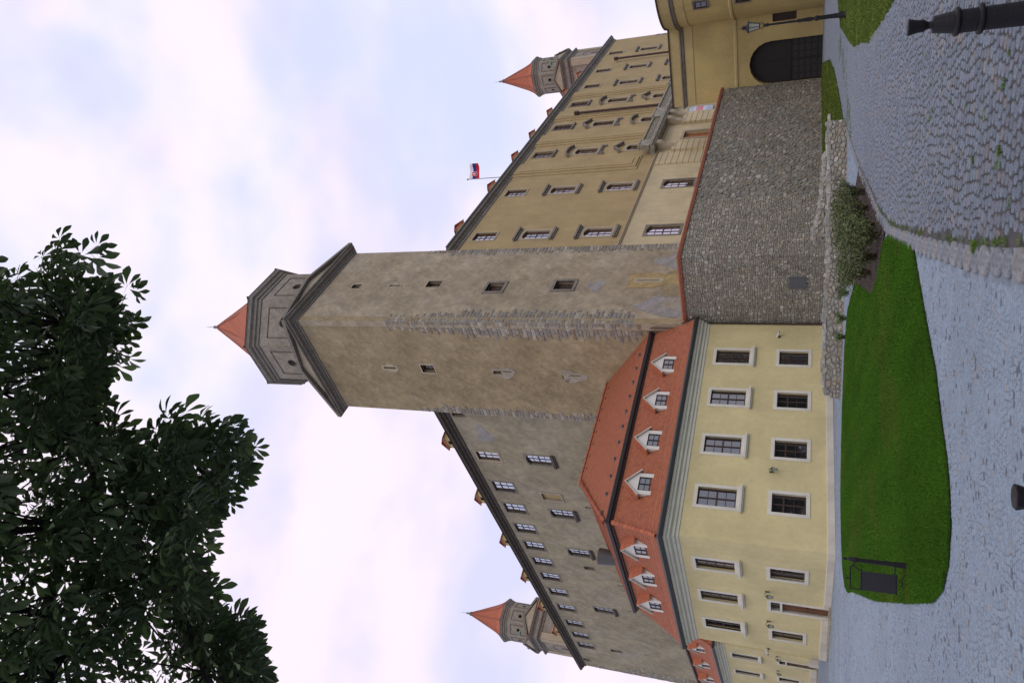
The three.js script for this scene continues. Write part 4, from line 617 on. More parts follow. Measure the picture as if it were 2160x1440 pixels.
function houseDormer(parent, fc, x) {
  const p = fc.at(x, 0, -0.02), g = part('dormer', parent, p.x, 9.52, p.z, fc.ry), w = 0.75, e = 1.32, a = 2.0;
  shared('gable_front', cached('hdf', () => { const s = new THREE.Shape([[-w, 0.18], [-w, e], [0, a], [w, e], [w, 0.18]].map(q => new THREE.Vector2(...q))); s.holes.push(holePath(hole(0, 0.19, 0.98, 1.02))); return new THREE.ExtrudeGeometry(s, { depth: 0.1, bevelEnabled: false }).translate(0, 0, -0.1); }), M.white2, g);
  shared('cheeks', cached('hdc', () => mergeGeometries([box(-w, -w + 0.08, 0.0, e - 0.02, -0.95, -0.101), box(w - 0.08, w, 0.0, e - 0.02, -0.95, -0.101)].map(clean))), M.white, g);
  shared('dormer_roof', cached('hdr', () => { const t = [], W = w + 0.2, eo = e - 0.17; for (const s of [-1, 1]) { const P = (x2, y, z) => V3(s * x2, y, z); t.push(...quad(P(W, eo, 0.14), P(0, a + 0.07, 0.14), P(0, a + 0.07, -1.2), P(W, eo, -1.1)), ...quad(P(W, eo - 0.07, 0.14), P(0, a, 0.14), P(0, a + 0.07, 0.14), P(W, eo, 0.14)), ...quad(P(W, eo - 0.07, 0.14), P(0, a, 0.14), P(0, a, -1.1), P(W, eo - 0.07, -1.1)), ...quad(P(W, eo - 0.07, 0.14), P(W, eo, 0.14), P(W, eo, -1.1), P(W, eo - 0.07, -1.1))); } return tris(t); }), M.tile, g);
  shared('verge_board', cached('hdv', () => { const t = []; for (const s of [-1, 1]) { const P = (x2, y, z) => V3(s * x2, y, z); t.push(...quad(P(w + 0.2, e - 0.25, 0.155), P(0, a - 0.02, 0.155), P(0, a + 0.05, 0.155), P(w + 0.2, e - 0.18, 0.155)), ...quad(P(w + 0.2, e - 0.25, 0.155), P(0, a - 0.02, 0.155), P(0, a - 0.02, 0.02), P(w + 0.2, e - 0.25, 0.02))); } return tris(t); }), M.white, g);
  shared('lead_flashing', cached('hdl', () => mergeGeometries([box(-w - 0.02, w + 0.02, -0.12, 0.17, -0.2, 0.02), box(-w - 0.1, -w - 0.003, -0.1, 0.12, -0.6, 0.04), box(w + 0.003, w + 0.1, -0.1, 0.12, -0.6, 0.04)].map(clean))), M.zinc, g);
  const fw = shared('window_frame', cached('hdw', () => { const b = [box(-0.49, -0.43, 0.19, 1.21, -0.09, -0.04), box(0.43, 0.49, 0.19, 1.21, -0.09, -0.04), box(-0.43, 0.43, 0.19, 0.25, -0.09, -0.04), box(-0.43, 0.43, 1.15, 1.21, -0.09, -0.04), box(-0.03, 0.03, 0.25, 1.15, -0.085, -0.03), box(-0.43, 0.43, 0.535, 0.565, -0.08, -0.035), box(-0.43, 0.43, 0.835, 0.865, -0.08, -0.035)]; return mergeGeometries(b.map(clean)); }), M.darkMetal, g);
  const pg = cached('hdp', () => box(-0.22, 0.22, -0.15, 0.15, -0.003, 0.003)); for (const px of [-0.23, 0.23]) for (const py of [0.4, 0.7, 1.0]) shared('pane', pg, M.glass, g, px, py, -0.07);
}
const houseUp = { w: 1.25, h: 2.15, cols: 2, rows: 4, heavy: [2], set: 0.2, surround: 0.2, sill: 0.11 }, houseLow = { w: 1.25, h: 1.78, cols: 2, rows: 3, heavy: [2], set: 0.2, surround: 0.2 };
const entablature = [[0, 7.92], [0.05, 7.96], [0.06, 8.1], [0.14, 8.16], [0.16, 8.3], [0.3, 8.4], [0.32, 8.52], [0.42, 8.58], [0.44, 8.72], [0.2, 8.78]];
function frontDoor(parent, fc, x, y) {
  const p = fc.at(x, y, 0), g = part('door', parent, p.x, p.y, p.z, fc.ry);
  shared('surround', cached('fds', () => { const s = new THREE.Shape([[-0.74, 0], [0.74, 0], [0.74, 3.34], [-0.74, 3.34]].map(q => new THREE.Vector2(...q))); s.holes.push(holePath(hole(0, 0.001, 1.06, 2.5)), holePath(hole(0, 2.62, 1.06, 0.52))); return new THREE.ExtrudeGeometry(s, { depth: 0.26, bevelEnabled: false }).translate(0, 0, -0.22); }), M.white, g);
  shared('door_leaf', cached('fdl', () => mergeGeometries([box(-0.53, -0.01, 0.02, 2.5, -0.2, -0.14), box(0.01, 0.53, 0.02, 2.5, -0.2, -0.14), box(-0.43, -0.1, 0.2, 1.0, -0.14, -0.12), box(0.1, 0.43, 0.2, 1.0, -0.14, -0.12), box(-0.43, -0.1, 1.15, 2.35, -0.14, -0.12), box(0.1, 0.43, 1.15, 2.35, -0.14, -0.12)].map(clean))), M.door, g);
  shared('fanlight', cached('fdg', () => box(-0.53, 0.53, 2.62, 3.14, -0.19, -0.18)), M.glass, g);
  shared('fanlight_bars', cached('fdb', () => mergeGeometries([box(-0.02, 0.02, 2.62, 3.14, -0.178, -0.15), box(-0.53, 0.53, 2.86, 2.9, -0.178, -0.152), box(-0.29, -0.26, 2.62, 3.14, -0.178, -0.154), box(0.26, 0.29, 2.62, 3.14, -0.178, -0.154)].map(clean))), M.timber, g);
  shared('handle', cached('fdh', () => box(0.03, 0.06, 1.05, 1.2, -0.14, -0.09)), M.darkMetal, g);
}
let lanternNo = 0;
function wallLantern(host, fc, x, y, label) {
  const p = host.localToWorld(fc.at(x, y, 0.02)), g = thing('wall_lantern', label, 'lantern', p.x, p.y, -p.z, host.rotation.y + fc.ry, 'wall lanterns');
  mesh('bracket', [box(-0.05, 0.05, -0.14, 0.1, 0, 0.03), tube([V3(0, -0.02, 0.02), V3(0, 0.08, 0.12), V3(0, 0.12, 0.24), V3(0, 0.06, 0.3)], 0.014)], M.verdigris, g);
  mesh('lantern_frame', [cyl(0.06, 0.06, 0.03, 6, 0, -0.36, 0.3), cyl(0.15, 0.02, 0.12, 6, 0, -0.06, 0.3), new THREE.SphereGeometry(0.025, 6, 5).translate(0, 0.07, 0.3), ...SIX.map(i => { const a = i * Math.PI / 3 + Math.PI / 6; return tube([V3(Math.sin(a) * 0.06, -0.34, 0.3 + Math.cos(a) * 0.06), V3(Math.sin(a) * 0.125, -0.06, 0.3 + Math.cos(a) * 0.125)], 0.008, 4, 1); })], M.verdigris, g);
  mesh('lantern_glass', [cyl(0.055, 0.12, 0.27, 6, 0, -0.335, 0.3)], M.lampGlass, g);
}
function securityCamera(host, fc, x, y, label, swing) {
  const p = host.localToWorld(fc.at(x, y, 0.0)), g = thing('security_camera', label, 'camera', p.x, p.y, -p.z, host.rotation.y + fc.ry, 'security cameras');
  mesh('mount', [new THREE.CylinderGeometry(0.07, 0.07, 0.04, 12).rotateX(Math.PI / 2).translate(0, 0, 0.02), tube([V3(0, 0, 0.03), V3(0, -0.02, 0.14), V3(0, 0.04, 0.2)], 0.018)], M.darkMetal, g);
  const b = part('housing', g, 0, 0.1, 0.22, swing); b.rotation.x = 0.45; b.rotation.order = 'YXZ';
  shared('case', cached('scb', () => mergeGeometries([new THREE.CapsuleGeometry(0.065, 0.26, 4, 10).rotateX(Math.PI / 2), box(-0.075, 0.075, 0.05, 0.075, -0.16, 0.26)].map(clean))), M.white2, b);
  shared('lens', cached('scl', () => new THREE.CylinderGeometry(0.055, 0.055, 0.05, 12).rotateX(Math.PI / 2).translate(0, 0, 0.2)), M.dark, b);
}
{
  const H = thing('yellow_house', 'pale yellow two storey house with red mansard roof and white dormers at the tower foot', 'house', -10.57, 0, 40.82, turnR(az.yr)); H.updateMatrixWorld();
  const wR = 17.6, wL = 13.1, q = az.yr - az.yl, ld = [Math.cos(q), -Math.sin(q)], A = [wR, 0], O = [0, 0], L = [ld[0] * wL, ld[1] * wL], B = [wR, L[1] - 0.2], fr = face(0, 0, 0), fl = face(0, 0, q - Math.PI), yb = -0.35;
  const xs = [2.8, 6.62, 10.52, 14.28], ls = [2.75, 6.62, 10.38];
  mesh('wall', wall(0, wR, yb, 8.0, [...xs.map(x => hole(x, 5.08, 1.25, 2.15)), ...xs.map(x => hole(x, 1.41, 1.25, 1.78))], 0.4), M.yellow, H);
  mesh('wall', fl.put(wall(-wL, 0, yb, 8.0, [...ls.map(x => hole(-x, 5.08, 1.12, 2.15)), ...[2.85, 10.6].map(x => hole(-x, 1.41, 1.12, 1.78)), hole(-6.78, 0.08, 1.06, 3.16)], 0.4)), M.yellow, H);
  mesh('wall', sweep([L, B], [[0, yb], [0, 8.0]]), M.yellow, H);
  mesh('plinth', sweep([[wR, 0], O, [ld[0] * 6.02, ld[1] * 6.02]], [[0.003, yb], [0.07, yb], [0.07, 0.33], [0.055, 0.36], [0.003, 0.37]]), M.plinth, H);
  mesh('plinth', sweep([[ld[0] * 7.54, ld[1] * 7.54], L, [L[0] + 3, L[1] - 0.03]], [[0.003, yb], [0.07, yb], [0.07, 0.40], [0.055, 0.43], [0.003, 0.44]]), M.plinth, H);
  mesh('door_step', fl.put(box(-10.8, -5.8, yb, 0.06, 0.075, 1.1)), M.balcony, H);
  for (const x of xs) { windowAt(H, x, 5.08, 0, 0, houseUp); windowAt(H, x, 1.41, 0, 0, houseLow); }
  for (const x of ls) { const p = fl.at(-x, 5.08, 0); windowAt(H, p.x, p.y, p.z, fl.ry, { ...houseUp, w: 1.12 }); }
  for (const x of [2.85, 10.6]) { const p = fl.at(-x, 1.41, 0); windowAt(H, p.x, p.y, p.z, fl.ry, { ...houseLow, w: 1.12 }); }
  frontDoor(H, fl, -6.78, 0.08);
  const path = [A, O, L, B];
  mesh('cornice', sweep(path, entablature), M.cornice, H);
  mesh('gutter', sweep(path, [[0.44, 8.74], [0.6, 8.76], [0.68, 8.9], [0.66, 9.0], [0.55, 9.0], [0.5, 8.85]]), M.gutter, H);
  const roof = part('mansard_roof', H), r = rng(8), tl = [];
  shared('roof_deck', uvBox(clean(sweep(path, mans))), M.tileDull, roof);
  const iF = 0.92, ridgeY = 16.55, r1 = V3(7.55, ridgeY, -6.55), r2 = V3(wR, ridgeY, -6.55), c0 = V3(iF + 0.03, 12.42, -iF), a0 = V3(wR, 12.42, -iF), l0 = V3(L[0] + iF, 12.42, L[1] + iF), b0 = V3(wR, 12.42, L[1] + iF);
  shared('roof_deck', uvBox(clean(tris([...quad(a0, c0, r1, r2), [c0, l0, r1], ...quad(l0, b0, r2, r1)]))), M.tileDull, roof);
  tileSlope(tl, fr, mans, o => [-o, wR], r); tileSlope(tl, fl, mans, o => [-wL - o, o], r);
  tileSlope(tl, fr, [[-iF, 12.42], [-6.55, ridgeY]], (o, y, k) => [lerp(iF + 0.05, 7.5, k), wR - 0.05], r, 0.165, 0.97); tileSlope(tl, fl, [[-iF, 12.42], [-7.4, ridgeY]], (o, y, k) => [-lerp(wL - iF, 6.55, k), -lerp(iF, 6.55, k)], r);
  instanced('roof_tiles', tileGeo, tileMatI, tl, roof);
  shared('break_gutter', uvBox(clean(sweep(path, [[-0.98, 12.0], [-0.86, 12.03], [-0.84, 12.12], [-0.72, 12.18], [-0.70, 12.36], [-0.78, 12.42], [-1.0, 12.44]]))), M.darkMetal, roof);
  // hip and ridge tiles
  const hipT = cached('hip', () => { const g = new THREE.CylinderGeometry(0.13, 0.16, 0.46, 8, 1, true, -Math.PI / 2, Math.PI); return g; });
  const along = (a, b, n) => { const d = b.clone().sub(a), qd = new THREE.Quaternion().setFromUnitVectors(V3(0, 1, 0), d.clone().normalize()), roll = new THREE.Quaternion(); for (let i = 0; i < n; i++) { const m = shared('ridge_tile', hipT, tileVariants[i % 3], roof); m.position.lerpVectors(a, b, (i + 0.5) / n); m.quaternion.copy(qd); const up = V3(0, 0, 1).applyQuaternion(qd), want = V3(0, 1, 0).sub(d.clone().normalize().multiplyScalar(d.clone().normalize().y)).normalize(); m.quaternion.premultiply(roll.setFromUnitVectors(up, want)); m.scale.y = d.length() / n / 0.40; } };
  const tileVariants = [0.95, 1.1, 0.85].map(k => std(lin(0.44 * k, 0.125 * k, 0.06 * k), { map: tileT, roughness: 0.8 }));
  along(c0.clone().add(V3(-0.05, 0.05, 0.05)), r1.clone().add(V3(0, 0.05, 0)), 26); along(r1, r2, 24);
  const mit = (o, y) => V3(-o, y + 0.03, o * 0.98); along(mit(0.5, 9.02), mit(0.16, 9.47), 2); along(mit(0.16, 9.47), mit(-0.4, 10.63), 4); along(mit(-0.4, 10.63), mit(-0.98, 12.02), 5);
  shared('verge_flashing', uvBox(clean(sweep([[wR + 0.06, -1.6], [wR + 0.06, 0.7]], [[0, 8.7], [0.03, 8.7], [0.03, 8.75], [0, 8.75]]))), M.darkMetal, roof);
  const vp = mans.map(m => V3(wR + 0.02, m[1] + 0.06, m[0])); for (let i = 0; i < 3; i++) shared('verge_flashing', uvBox(clean(tube([vp[i], vp[i].clone().lerp(vp[i + 1], 0.5), vp[i + 1]], 0.085, 6, 2))), M.darkMetal, roof);
  shared('verge_flashing', uvBox(clean(tube([V3(wR, 12.5, -1.0), V3(wR, 14.5, -3.7), V3(wR, ridgeY + 0.06, -6.55)], 0.06, 6, 4))), M.zinc, roof);
  const sg = cached('snow', () => mergeGeometries([box(-0.13, 0.13, 0, 0.03, -0.12, 0.16), box(-0.1, 0.1, 0.03, 0.16, 0.1, 0.16)].map(clean)));
  const up = (x, t) => { const o = lerp(-iF, -6.55, t), y = lerp(12.42, ridgeY, t); return [x, y + 0.03, o]; }, sl = Math.atan2(ridgeY - 12.42, 6.55 - iF);
  for (let i = 0; i < 11; i++) { const [x, y, z] = up(1.9 + i * 1.38, 0.12); const m = shared('snow_guard', sg, M.zinc, roof, x, y, z); m.rotation.x = sl; }
  const vg = cached('tv', () => new THREE.SphereGeometry(0.07, 8, 6)); for (let i = 0; i < 8; i++) { const [x, y, z] = up(8.4 + i * 1.15, 0.9); shared('vent_tile', vg, M.dark, roof, x, y, z); }
  for (const x of [3.28, 6.66, 10.05, 13.42]) houseDormer(H, fr, x); for (const s of [2.3, 5.78, 9.3]) houseDormer(H, fl, -s);
  mesh('flue', [new THREE.CylinderGeometry(0.58, 0.5, 1.3, 18).translate(3.0, 13.9, -8.6), new THREE.CylinderGeometry(0.36, 0.36, 2.2, 14).translate(3.0, 12.9, -8.6)], M.gutter, H);
  mesh('downpipe', [cyl(0.06, 0.06, 8.4, 8, wR - 0.05, 0.1, 0.1)], M.timber, H);
  wallLantern(H, fr, 4.87, 3.3, 'small green wall lantern on the long yellow front above the lawn'); wallLantern(H, fl, -5.05, 3.4, 'green wall lantern to the right of the near house door'); wallLantern(H, fl, -8.85, 3.4, 'green wall lantern to the left of the near house door');
  securityCamera(H, fr, 16.3, 3.25, 'white security camera on the yellow wall near the rubble bastion', 0.9); securityCamera(H, fl, -12.85, 3.45, 'white security camera at the far left corner of the near yellow house', -0.9);
}
{
  const H = thing('yellow_house', 'second yellow house with dormers, set back behind the left end of the first', 'house', -27.23, 0, 68.85, turnL(az.h2)); H.updateMatrixWorld();
  const W = 26, D = 11, fr = face(0, 0, 0), us = [2.9, 8.5, 14.1, 19.7], lo = [8.5, 14.1, 19.7];
  mesh('wall', wall(-W, 0, -0.35, 8.0, [...us.map(s => hole(-s, 5.08, 1.4, 2.3)), ...lo.map(s => hole(-s, 1.5, 1.4, 1.8)), hole(-2.65, 0.08, 1.06, 3.16)], 0.4), M.yellow, H);
  mesh('wall', box(-0.4, -0.003, -0.35, 8.0, -D, -0.41), M.yellow, H);
  for (const s of us) windowAt(H, -s, 5.08, 0, 0, { ...houseUp, w: 1.4, h: 2.3 }); for (const s of lo) windowAt(H, -s, 1.5, 0, 0, { ...houseLow, w: 1.4, h: 1.8 });
  frontDoor(H, fr, -2.65, 0.08);
  const path = [[0, -D], [0, 0], [-W, 0]];
  mesh('plinth', [sweep([[0, -D], [0, 0], [-1.85, 0]], [[0.003, -0.35], [0.08, -0.35], [0.08, 0.55], [0.003, 0.58]]), sweep([[-3.45, 0], [-W, 0]], [[0.003, -0.35], [0.08, -0.35], [0.08, 0.55], [0.003, 0.58]])], M.plinth, H);
  mesh('buttress', box(-0.75, 0.35, -0.35, 0.75, 0.09, 0.5), M.plinth, H); mesh('door_step', box(-5.5, -1.6, -0.35, 0.06, 0.09, 1.0), M.balcony, H);
  mesh('cornice', sweep(path, entablature), M.cornice, H); mesh('gutter', sweep(path, [[0.44, 8.74], [0.6, 8.76], [0.68, 8.9], [0.66, 9.0], [0.55, 9.0], [0.5, 8.85]]), M.gutter, H);
  const roof = part('mansard_roof', H), r = rng(18), tl = []; shared('roof_deck', uvBox(clean(sweep(path, mans))), M.tileDull, roof);
  tileSlope(tl, fr, mans, o => [-W, o], r); instanced('roof_tiles', tileGeo, tileMatI, tl, roof);
  shared('roof_deck', uvBox(clean(tris([...quad(V3(-0.95, 12.1, -0.95), V3(-W, 12.1, -0.95), V3(-W, 13.2, -5.5), V3(-3.2, 13.2, -5.5)), [V3(-0.95, 12.1, -0.95), V3(-0.95, 12.1, -10), V3(-3.2, 13.2, -5.5)]]))), M.tileDull, roof);
  shared('break_gutter', uvBox(clean(sweep(path, [[-0.98, 12.0], [-0.86, 12.03], [-0.72, 12.1], [-0.70, 12.24], [-1.0, 12.3]]))), M.darkMetal, roof);
  for (const s of [3.3, 8.8, 14.4, 20]) houseDormer(H, fr, -s);
  wallLantern(H, fr, -0.9, 3.4, 'green wall lantern to the right of the far house door'); wallLantern(H, fr, -5.6, 3.4, 'green wall lantern to the left of the far house door');
}
// ---------------------------------------------------------------- rubble bastion wall
{
  const K = thing('bastion_wall', 'tall rubble stone retaining wall with red brick coping below the castle', 'stone wall', 6.06, 0, 50.21, turnR(az.sr));
  const q = az.sr - az.sl, ld = [Math.cos(q), -Math.sin(q)], lL = 5.75, lR = 31.5, fr = face(0, 0, 0), fl = face(0, 0, q - Math.PI), yt = 9.75;
  mesh('core', wall(0, lR, -0.3, yt, [], 0.9), M.mortar, K); mesh('core', fl.put(wall(-lL, 0, -0.3, yt, [], 0.9)), M.mortar, K);
  mesh('coping', sweep([[lR, 0], [0, 0], [ld[0] * lL, ld[1] * lL]], [[0.0, 9.6], [0.13, 9.62], [0.15, 9.72], [0.17, 9.74], [0.17, 9.84], [-0.05, 9.95], [-0.8, 10.0]]), M.brick, K);
  mesh('terrace', tris([...poly3([V3(0, 9.7, 0), V3(lR, 9.7, 0), V3(lR + 20, 9.7, -8), V3(0, 9.7, -12), V3(ld[0] * lL, 9.7, ld[1] * lL)])]), M.mortar, K);
  const vent = (x, y) => x > -2.75 && x < -1.8 && y > 1.55 && y < 2.75;
  const L = ashlar(-lL, 0, 0.0, yt, 301, vent).map(s => [fl, s]), Rr = [...ashlar(0, 8, 0.1, yt, 305), ...cells(8, lR, 0.1, yt, 303, 0.36, 0.25).map(s => ({ ...s, t: s.t * 0.86 }))].map(s => [fr, s]);
  const all = [...L].sort((a, b) => b[1].area - a[1].area).slice(0, 300), set = new Set(all);
  for (const [fc, s] of all) cellStone(K, fc, s, rubbleMats);
  cellHeap(K, 'rubble_stones', [...L, ...Rr].filter(s => !set.has(s)), rubbleMats);
  mesh('vent_grille', fl.put(mergeGeometries([box(-2.7, -1.85, 1.6, 2.7, 0.02, 0.09), ...steps(1.7, 2.6, 0.11).map(y => box(-2.66, -1.89, y, y + 0.05, 0.091, 0.11))].map(clean))), M.zinc, K);
}
// ---------------------------------------------------------------- low ruined walls
function ruin(name, label, pts, tops, th, seed) { // pts in plan from right to left as seen, tops the heights above the ground
  const base = pts[pts.length - 1], g = thing(name, label, 'ruin', base[0], 0, base[1], 0), r = rng(seed);
  for (let i = 0; i < pts.length - 1; i++) {
    const a = pts[i + 1], b = pts[i], L = Math.hypot(b[0] - a[0], b[1] - a[1]), ang = Math.atan2(b[1] - a[1], b[0] - a[0]), fc = face(a[0] - base[0], -(a[1] - base[1]), ang), y0 = gh(a[0], a[1]) - 0.1, T = u => lerp(tops[i + 1], tops[i], u) + gh(a[0], a[1]);
    mesh('core', fc.put(slab([[0, y0], [L, y0], [L, T(1) - 0.06], [L * 0.5, T(0.5) - 0.05], [0, T(0) - 0.06]], th).translate(0, 0, -th)), M.mortar, g);
    for (const s of cells(0, L, y0, Math.max(T(0), T(1)), seed + i * 7, 0.27, 0.155)) if (s.y < T(s.x / L) - 0.04) cellStone(g, fc, s, rubbleMats);
    for (let z = 0.1; z < th; z += 0.3) for (let x = 0.1; x < L;) { const w = 0.2 + 0.3 * r(), m = shared('capping_stone', blocks[Math.floor(r() * 8)], rubbleMats[r() < 0.3 ? 5 : Math.floor(r() * 4)], g); m.position.copy(fc.at(x + w / 2, T((x + w / 2) / L) - 0.1 + 0.05 * r(), -z)); m.rotation.set(-Math.PI / 2 + (r() - 0.5) * 0.2, 0, fc.ry + (r() - 0.5) * 0.3, 'YXZ'); m.scale.set(w, 0.3, 0.09 + 0.12 * r()); x += w; }
  }
  for (const [p, n, tp, e] of [[pts[0], pts[1], tops[0], 1], [base, pts[pts.length - 2], tops[tops.length - 1], -1]]) { // end faces
    const ang = Math.atan2(p[1] - n[1], p[0] - n[0]), fc = face(p[0] - base[0], -(p[1] - base[1]), ang + Math.PI / 2), y0 = gh(p[0], p[1]) - 0.1;
    for (const s of cells(e > 0 ? 0 : -th, e > 0 ? th : 0, y0, tp + gh(p[0], p[1]) - 0.02, seed + 50 + e, 0.26, 0.16)) cellStone(g, fc, s, rubbleMats);
  }
  return g;
}
ruin('ruined_wall', 'long low ruined rubble wall stub crossing in front of the bastion', [[10.95, 38.05], [7.9, 37.5], [4.0, 37.35], [0.6, 37.9], [-2.0, 38.75], [-2.45, 38.9]], [0.80, 0.74, 0.72, 0.80, 0.78, 0.45], 0.65, 401);
ruin('ruined_wall', 'stepped ruined wall block with dark end standing behind the long low ruin', [[9.9, 40.2], [7.4, 40.0], [5.6, 39.7]], [0.82, 1.05, 1.4], 1.3, 403);
// ---------------------------------------------------------------- gatehouse
{
  const G = thing('gatehouse', 'ochre gatehouse with rounded bay and a dark arched gate', 'gatehouse', 25.61, 0, 74.78, turnL(az.gate)), y0 = 0.2, Rb = 6, bay = steps(0, 1, 1 / 16).map(t => { const a = R(55 + 125 * t); return [6.4 + Rb + Rb * Math.cos(a), Rb * Math.sin(a)]; }), path = [...bay, [-1.25, 0], [-1.25, -9]];
  const arch = { x0: -0.1, x1: 3.95, y0: y0 + 0.001, y1: 7.13, rise: 2.02 }, vent = hole(5.98, 2.9, 0.72, 2.1);
  mesh('front_wall', wall(-1.25, 6.4, y0, 14.3, [arch, vent], 0.9), M.ochre, G);
  mesh('bay_wall', sweep(bay, [[0, y0], [0, 14.3]], false, false), M.ochre, G); mesh('side_wall', sweep([[-1.25, -0.9], [-1.25, -9]], [[0, y0], [0, 14.3]]), M.ochre, G);
  mesh('string_course', sweep(path, [[0.002, 8.2], [0.1, 8.24], [0.12, 8.42], [0.06, 8.5], [0.002, 8.52]]), M.ochrePale, G);
  mesh('frieze', sweep(path, [[0.002, 12.35], [0.06, 12.38], [0.07, 13.2], [0.002, 13.2]]), M.ochrePale, G);
  mesh('cornice', sweep(path, [[0.002, 13.2], [0.14, 13.22], [0.2, 13.32], [0.22, 13.46], [0.32, 13.52], [0.3, 13.62], [0.05, 13.66]]), M.trim, G);
  mesh('parapet', sweep(path, [[0.02, 13.66], [0.04, 13.68], [0.06, 14.6], [0.0, 14.62]]), M.ochrePale, G);
  mesh('parapet_cap', sweep(path, [[0.02, 14.6], [0.16, 14.62], [0.18, 14.74], [-0.5, 14.8]]), M.trimDark, G);
  const gate = part('gate', G), sh = new THREE.Shape(holePath({ ...arch, y0: 0.2 }).getPoints());
  shared('gate_boards', uvBox(clean(new THREE.ExtrudeGeometry(sh, { depth: 0.08, bevelEnabled: false }).translate(0, 0, -0.85))), M.gateWood, gate);
  shared('transom', uvBox(clean(box(-0.1, 3.95, 3.35, 3.5, -0.77, -0.7))), M.darkMetal, gate); shared('mullion', uvBox(clean(box(1.88, 1.97, 0.25, 6.9, -0.77, -0.72))), M.darkMetal, gate);
  const pg = cached('gp', () => box(-0.26, 0.26, -0.21, 0.21, -0.77, -0.735)); for (let i = 0; i < 6; i++) for (let j = 0; j < 5; j++) shared('gate_panel', pg, M.gatePanel, gate, 0.28 + i * 0.64 + (i > 2 ? 0.1 : 0), 0.72 + j * 0.56, 0);
  mesh('grating', [box(5.62, 6.34, 2.9, 5.0, -0.3, -0.25), ...steps(5.7, 6.3, 0.12).map(x => cyl(0.012, 0.012, 2.1, 5, x, 2.9, -0.2))], M.timber, G);
  for (const [deg, y] of [[128, 10.3], [128, 6.7]]) { const a = R(deg); windowAt(G, 6.4 + Rb + (Rb + 0.03) * Math.cos(a), y, (Rb + 0.03) * Math.sin(a), Math.PI / 2 - a, { w: 0.8, h: 1.15, cols: 1, rows: 2, heavy: [], set: -0.01, surround: 0.14, surroundMat: M.trim, proud: 0.07, frame: M.timber }); }
  mesh('back_block', box(-1.2, 12, y0, 14.3, -9, -0.95), M.ochre, G);
}
// ---------------------------------------------------------------- street furniture
{
  const S = thing('street_lamp', 'black cast iron street lamp with a glazed lantern by the gate', 'street lamp', 16.84, 0.0, 40.08);
  mesh('base', [lathe([[0.2, 0], [0.2, 0.08], [0.15, 0.14], [0.16, 0.3], [0.12, 0.4], [0.12, 0.55]], 12)], M.iron, S);
  mesh('post', [lathe([[0.11, 0.5], [0.10, 1.3], [0.13, 1.36], [0.13, 1.46], [0.07, 1.52], [0.11, 1.75], [0.075, 2.2], [0.1, 2.25], [0.06, 2.35], [0.052, 3.7], [0.09, 3.8], [0.06, 3.9], [0.10, 3.98], [0.001, 4.0]], 12)], M.iron, S);
  mesh('lantern_cradle', SIX.slice(0, 4).map(i => { const a = i * Math.PI / 2 + 0.7; return tube([V3(Math.sin(a) * 0.05, 3.92, Math.cos(a) * 0.05), V3(Math.sin(a) * 0.16, 4.05, Math.cos(a) * 0.16), V3(Math.sin(a) * 0.15, 4.18, Math.cos(a) * 0.15)], 0.014, 5); }), M.iron, S);
  mesh('lantern_frame', [cyl(0.16, 0.16, 0.03, 6, 0, 4.17, 0), cyl(0.30, 0.30, 0.03, 6, 0, 4.72, 0), cyl(0.31, 0.12, 0.16, 6, 0, 4.75, 0), cyl(0.10, 0.10, 0.1, 8, 0, 4.91, 0), cyl(0.13, 0.05, 0.08, 8, 0, 5.01, 0), cyl(0.02, 0.004, 0.14, 6, 0, 5.09, 0), ...SIX.map(i => { const a = i * Math.PI / 3 + Math.PI / 6; return tube([V3(Math.sin(a) * 0.15, 4.19, Math.cos(a) * 0.15), V3(Math.sin(a) * 0.285, 4.73, Math.cos(a) * 0.285)], 0.014, 4, 1); })], M.iron, S);
  mesh('lantern_glass', [cyl(0.135, 0.265, 0.52, 6, 0, 4.2, 0)], M.lampGlass, S);
}
for (const [x, f, label] of [[2.5, 6.36, 'tall black iron bollard with flared cap on the cobbled road'], [-0.64, 3.81, 'black iron bollard with only its cap showing beside the pale setts']]) {
  const B = thing('bollard', label, 'bollard', x, gh(x, f), f, 0.3, 'iron bollards'); if (x < 0) B.scale.set(0.95, 0.825, 0.95);
  mesh('shaft', [lathe([[0.12, 0], [0.12, 0.12], [0.088, 0.16], [0.084, 0.5], [0.084, 0.67]], 20)], M.iron, B);
  mesh('collar', [new THREE.TorusGeometry(0.088, 0.024, 8, 24).rotateX(Math.PI / 2).translate(0, 0.515, 0)], M.iron, B); mesh('collar', [new THREE.TorusGeometry(0.084, 0.022, 8, 24).rotateX(Math.PI / 2).translate(0, 0.67, 0)], M.iron, B);
  mesh('shoulder', [lathe([[0.083, 0.68], [0.062, 0.825], [0.056, 0.832], [0.03, 0.838]], 8)], M.iron, B);
  mesh('cap', [lathe([[0.03, 0.838], [0.026, 0.855], [0.034, 0.875], [0.045, 0.885], [0.047, 0.93], [0.062, 0.992], [0.058, 1.0], [0.001, 1.004]], 8)], M.iron, B);
}
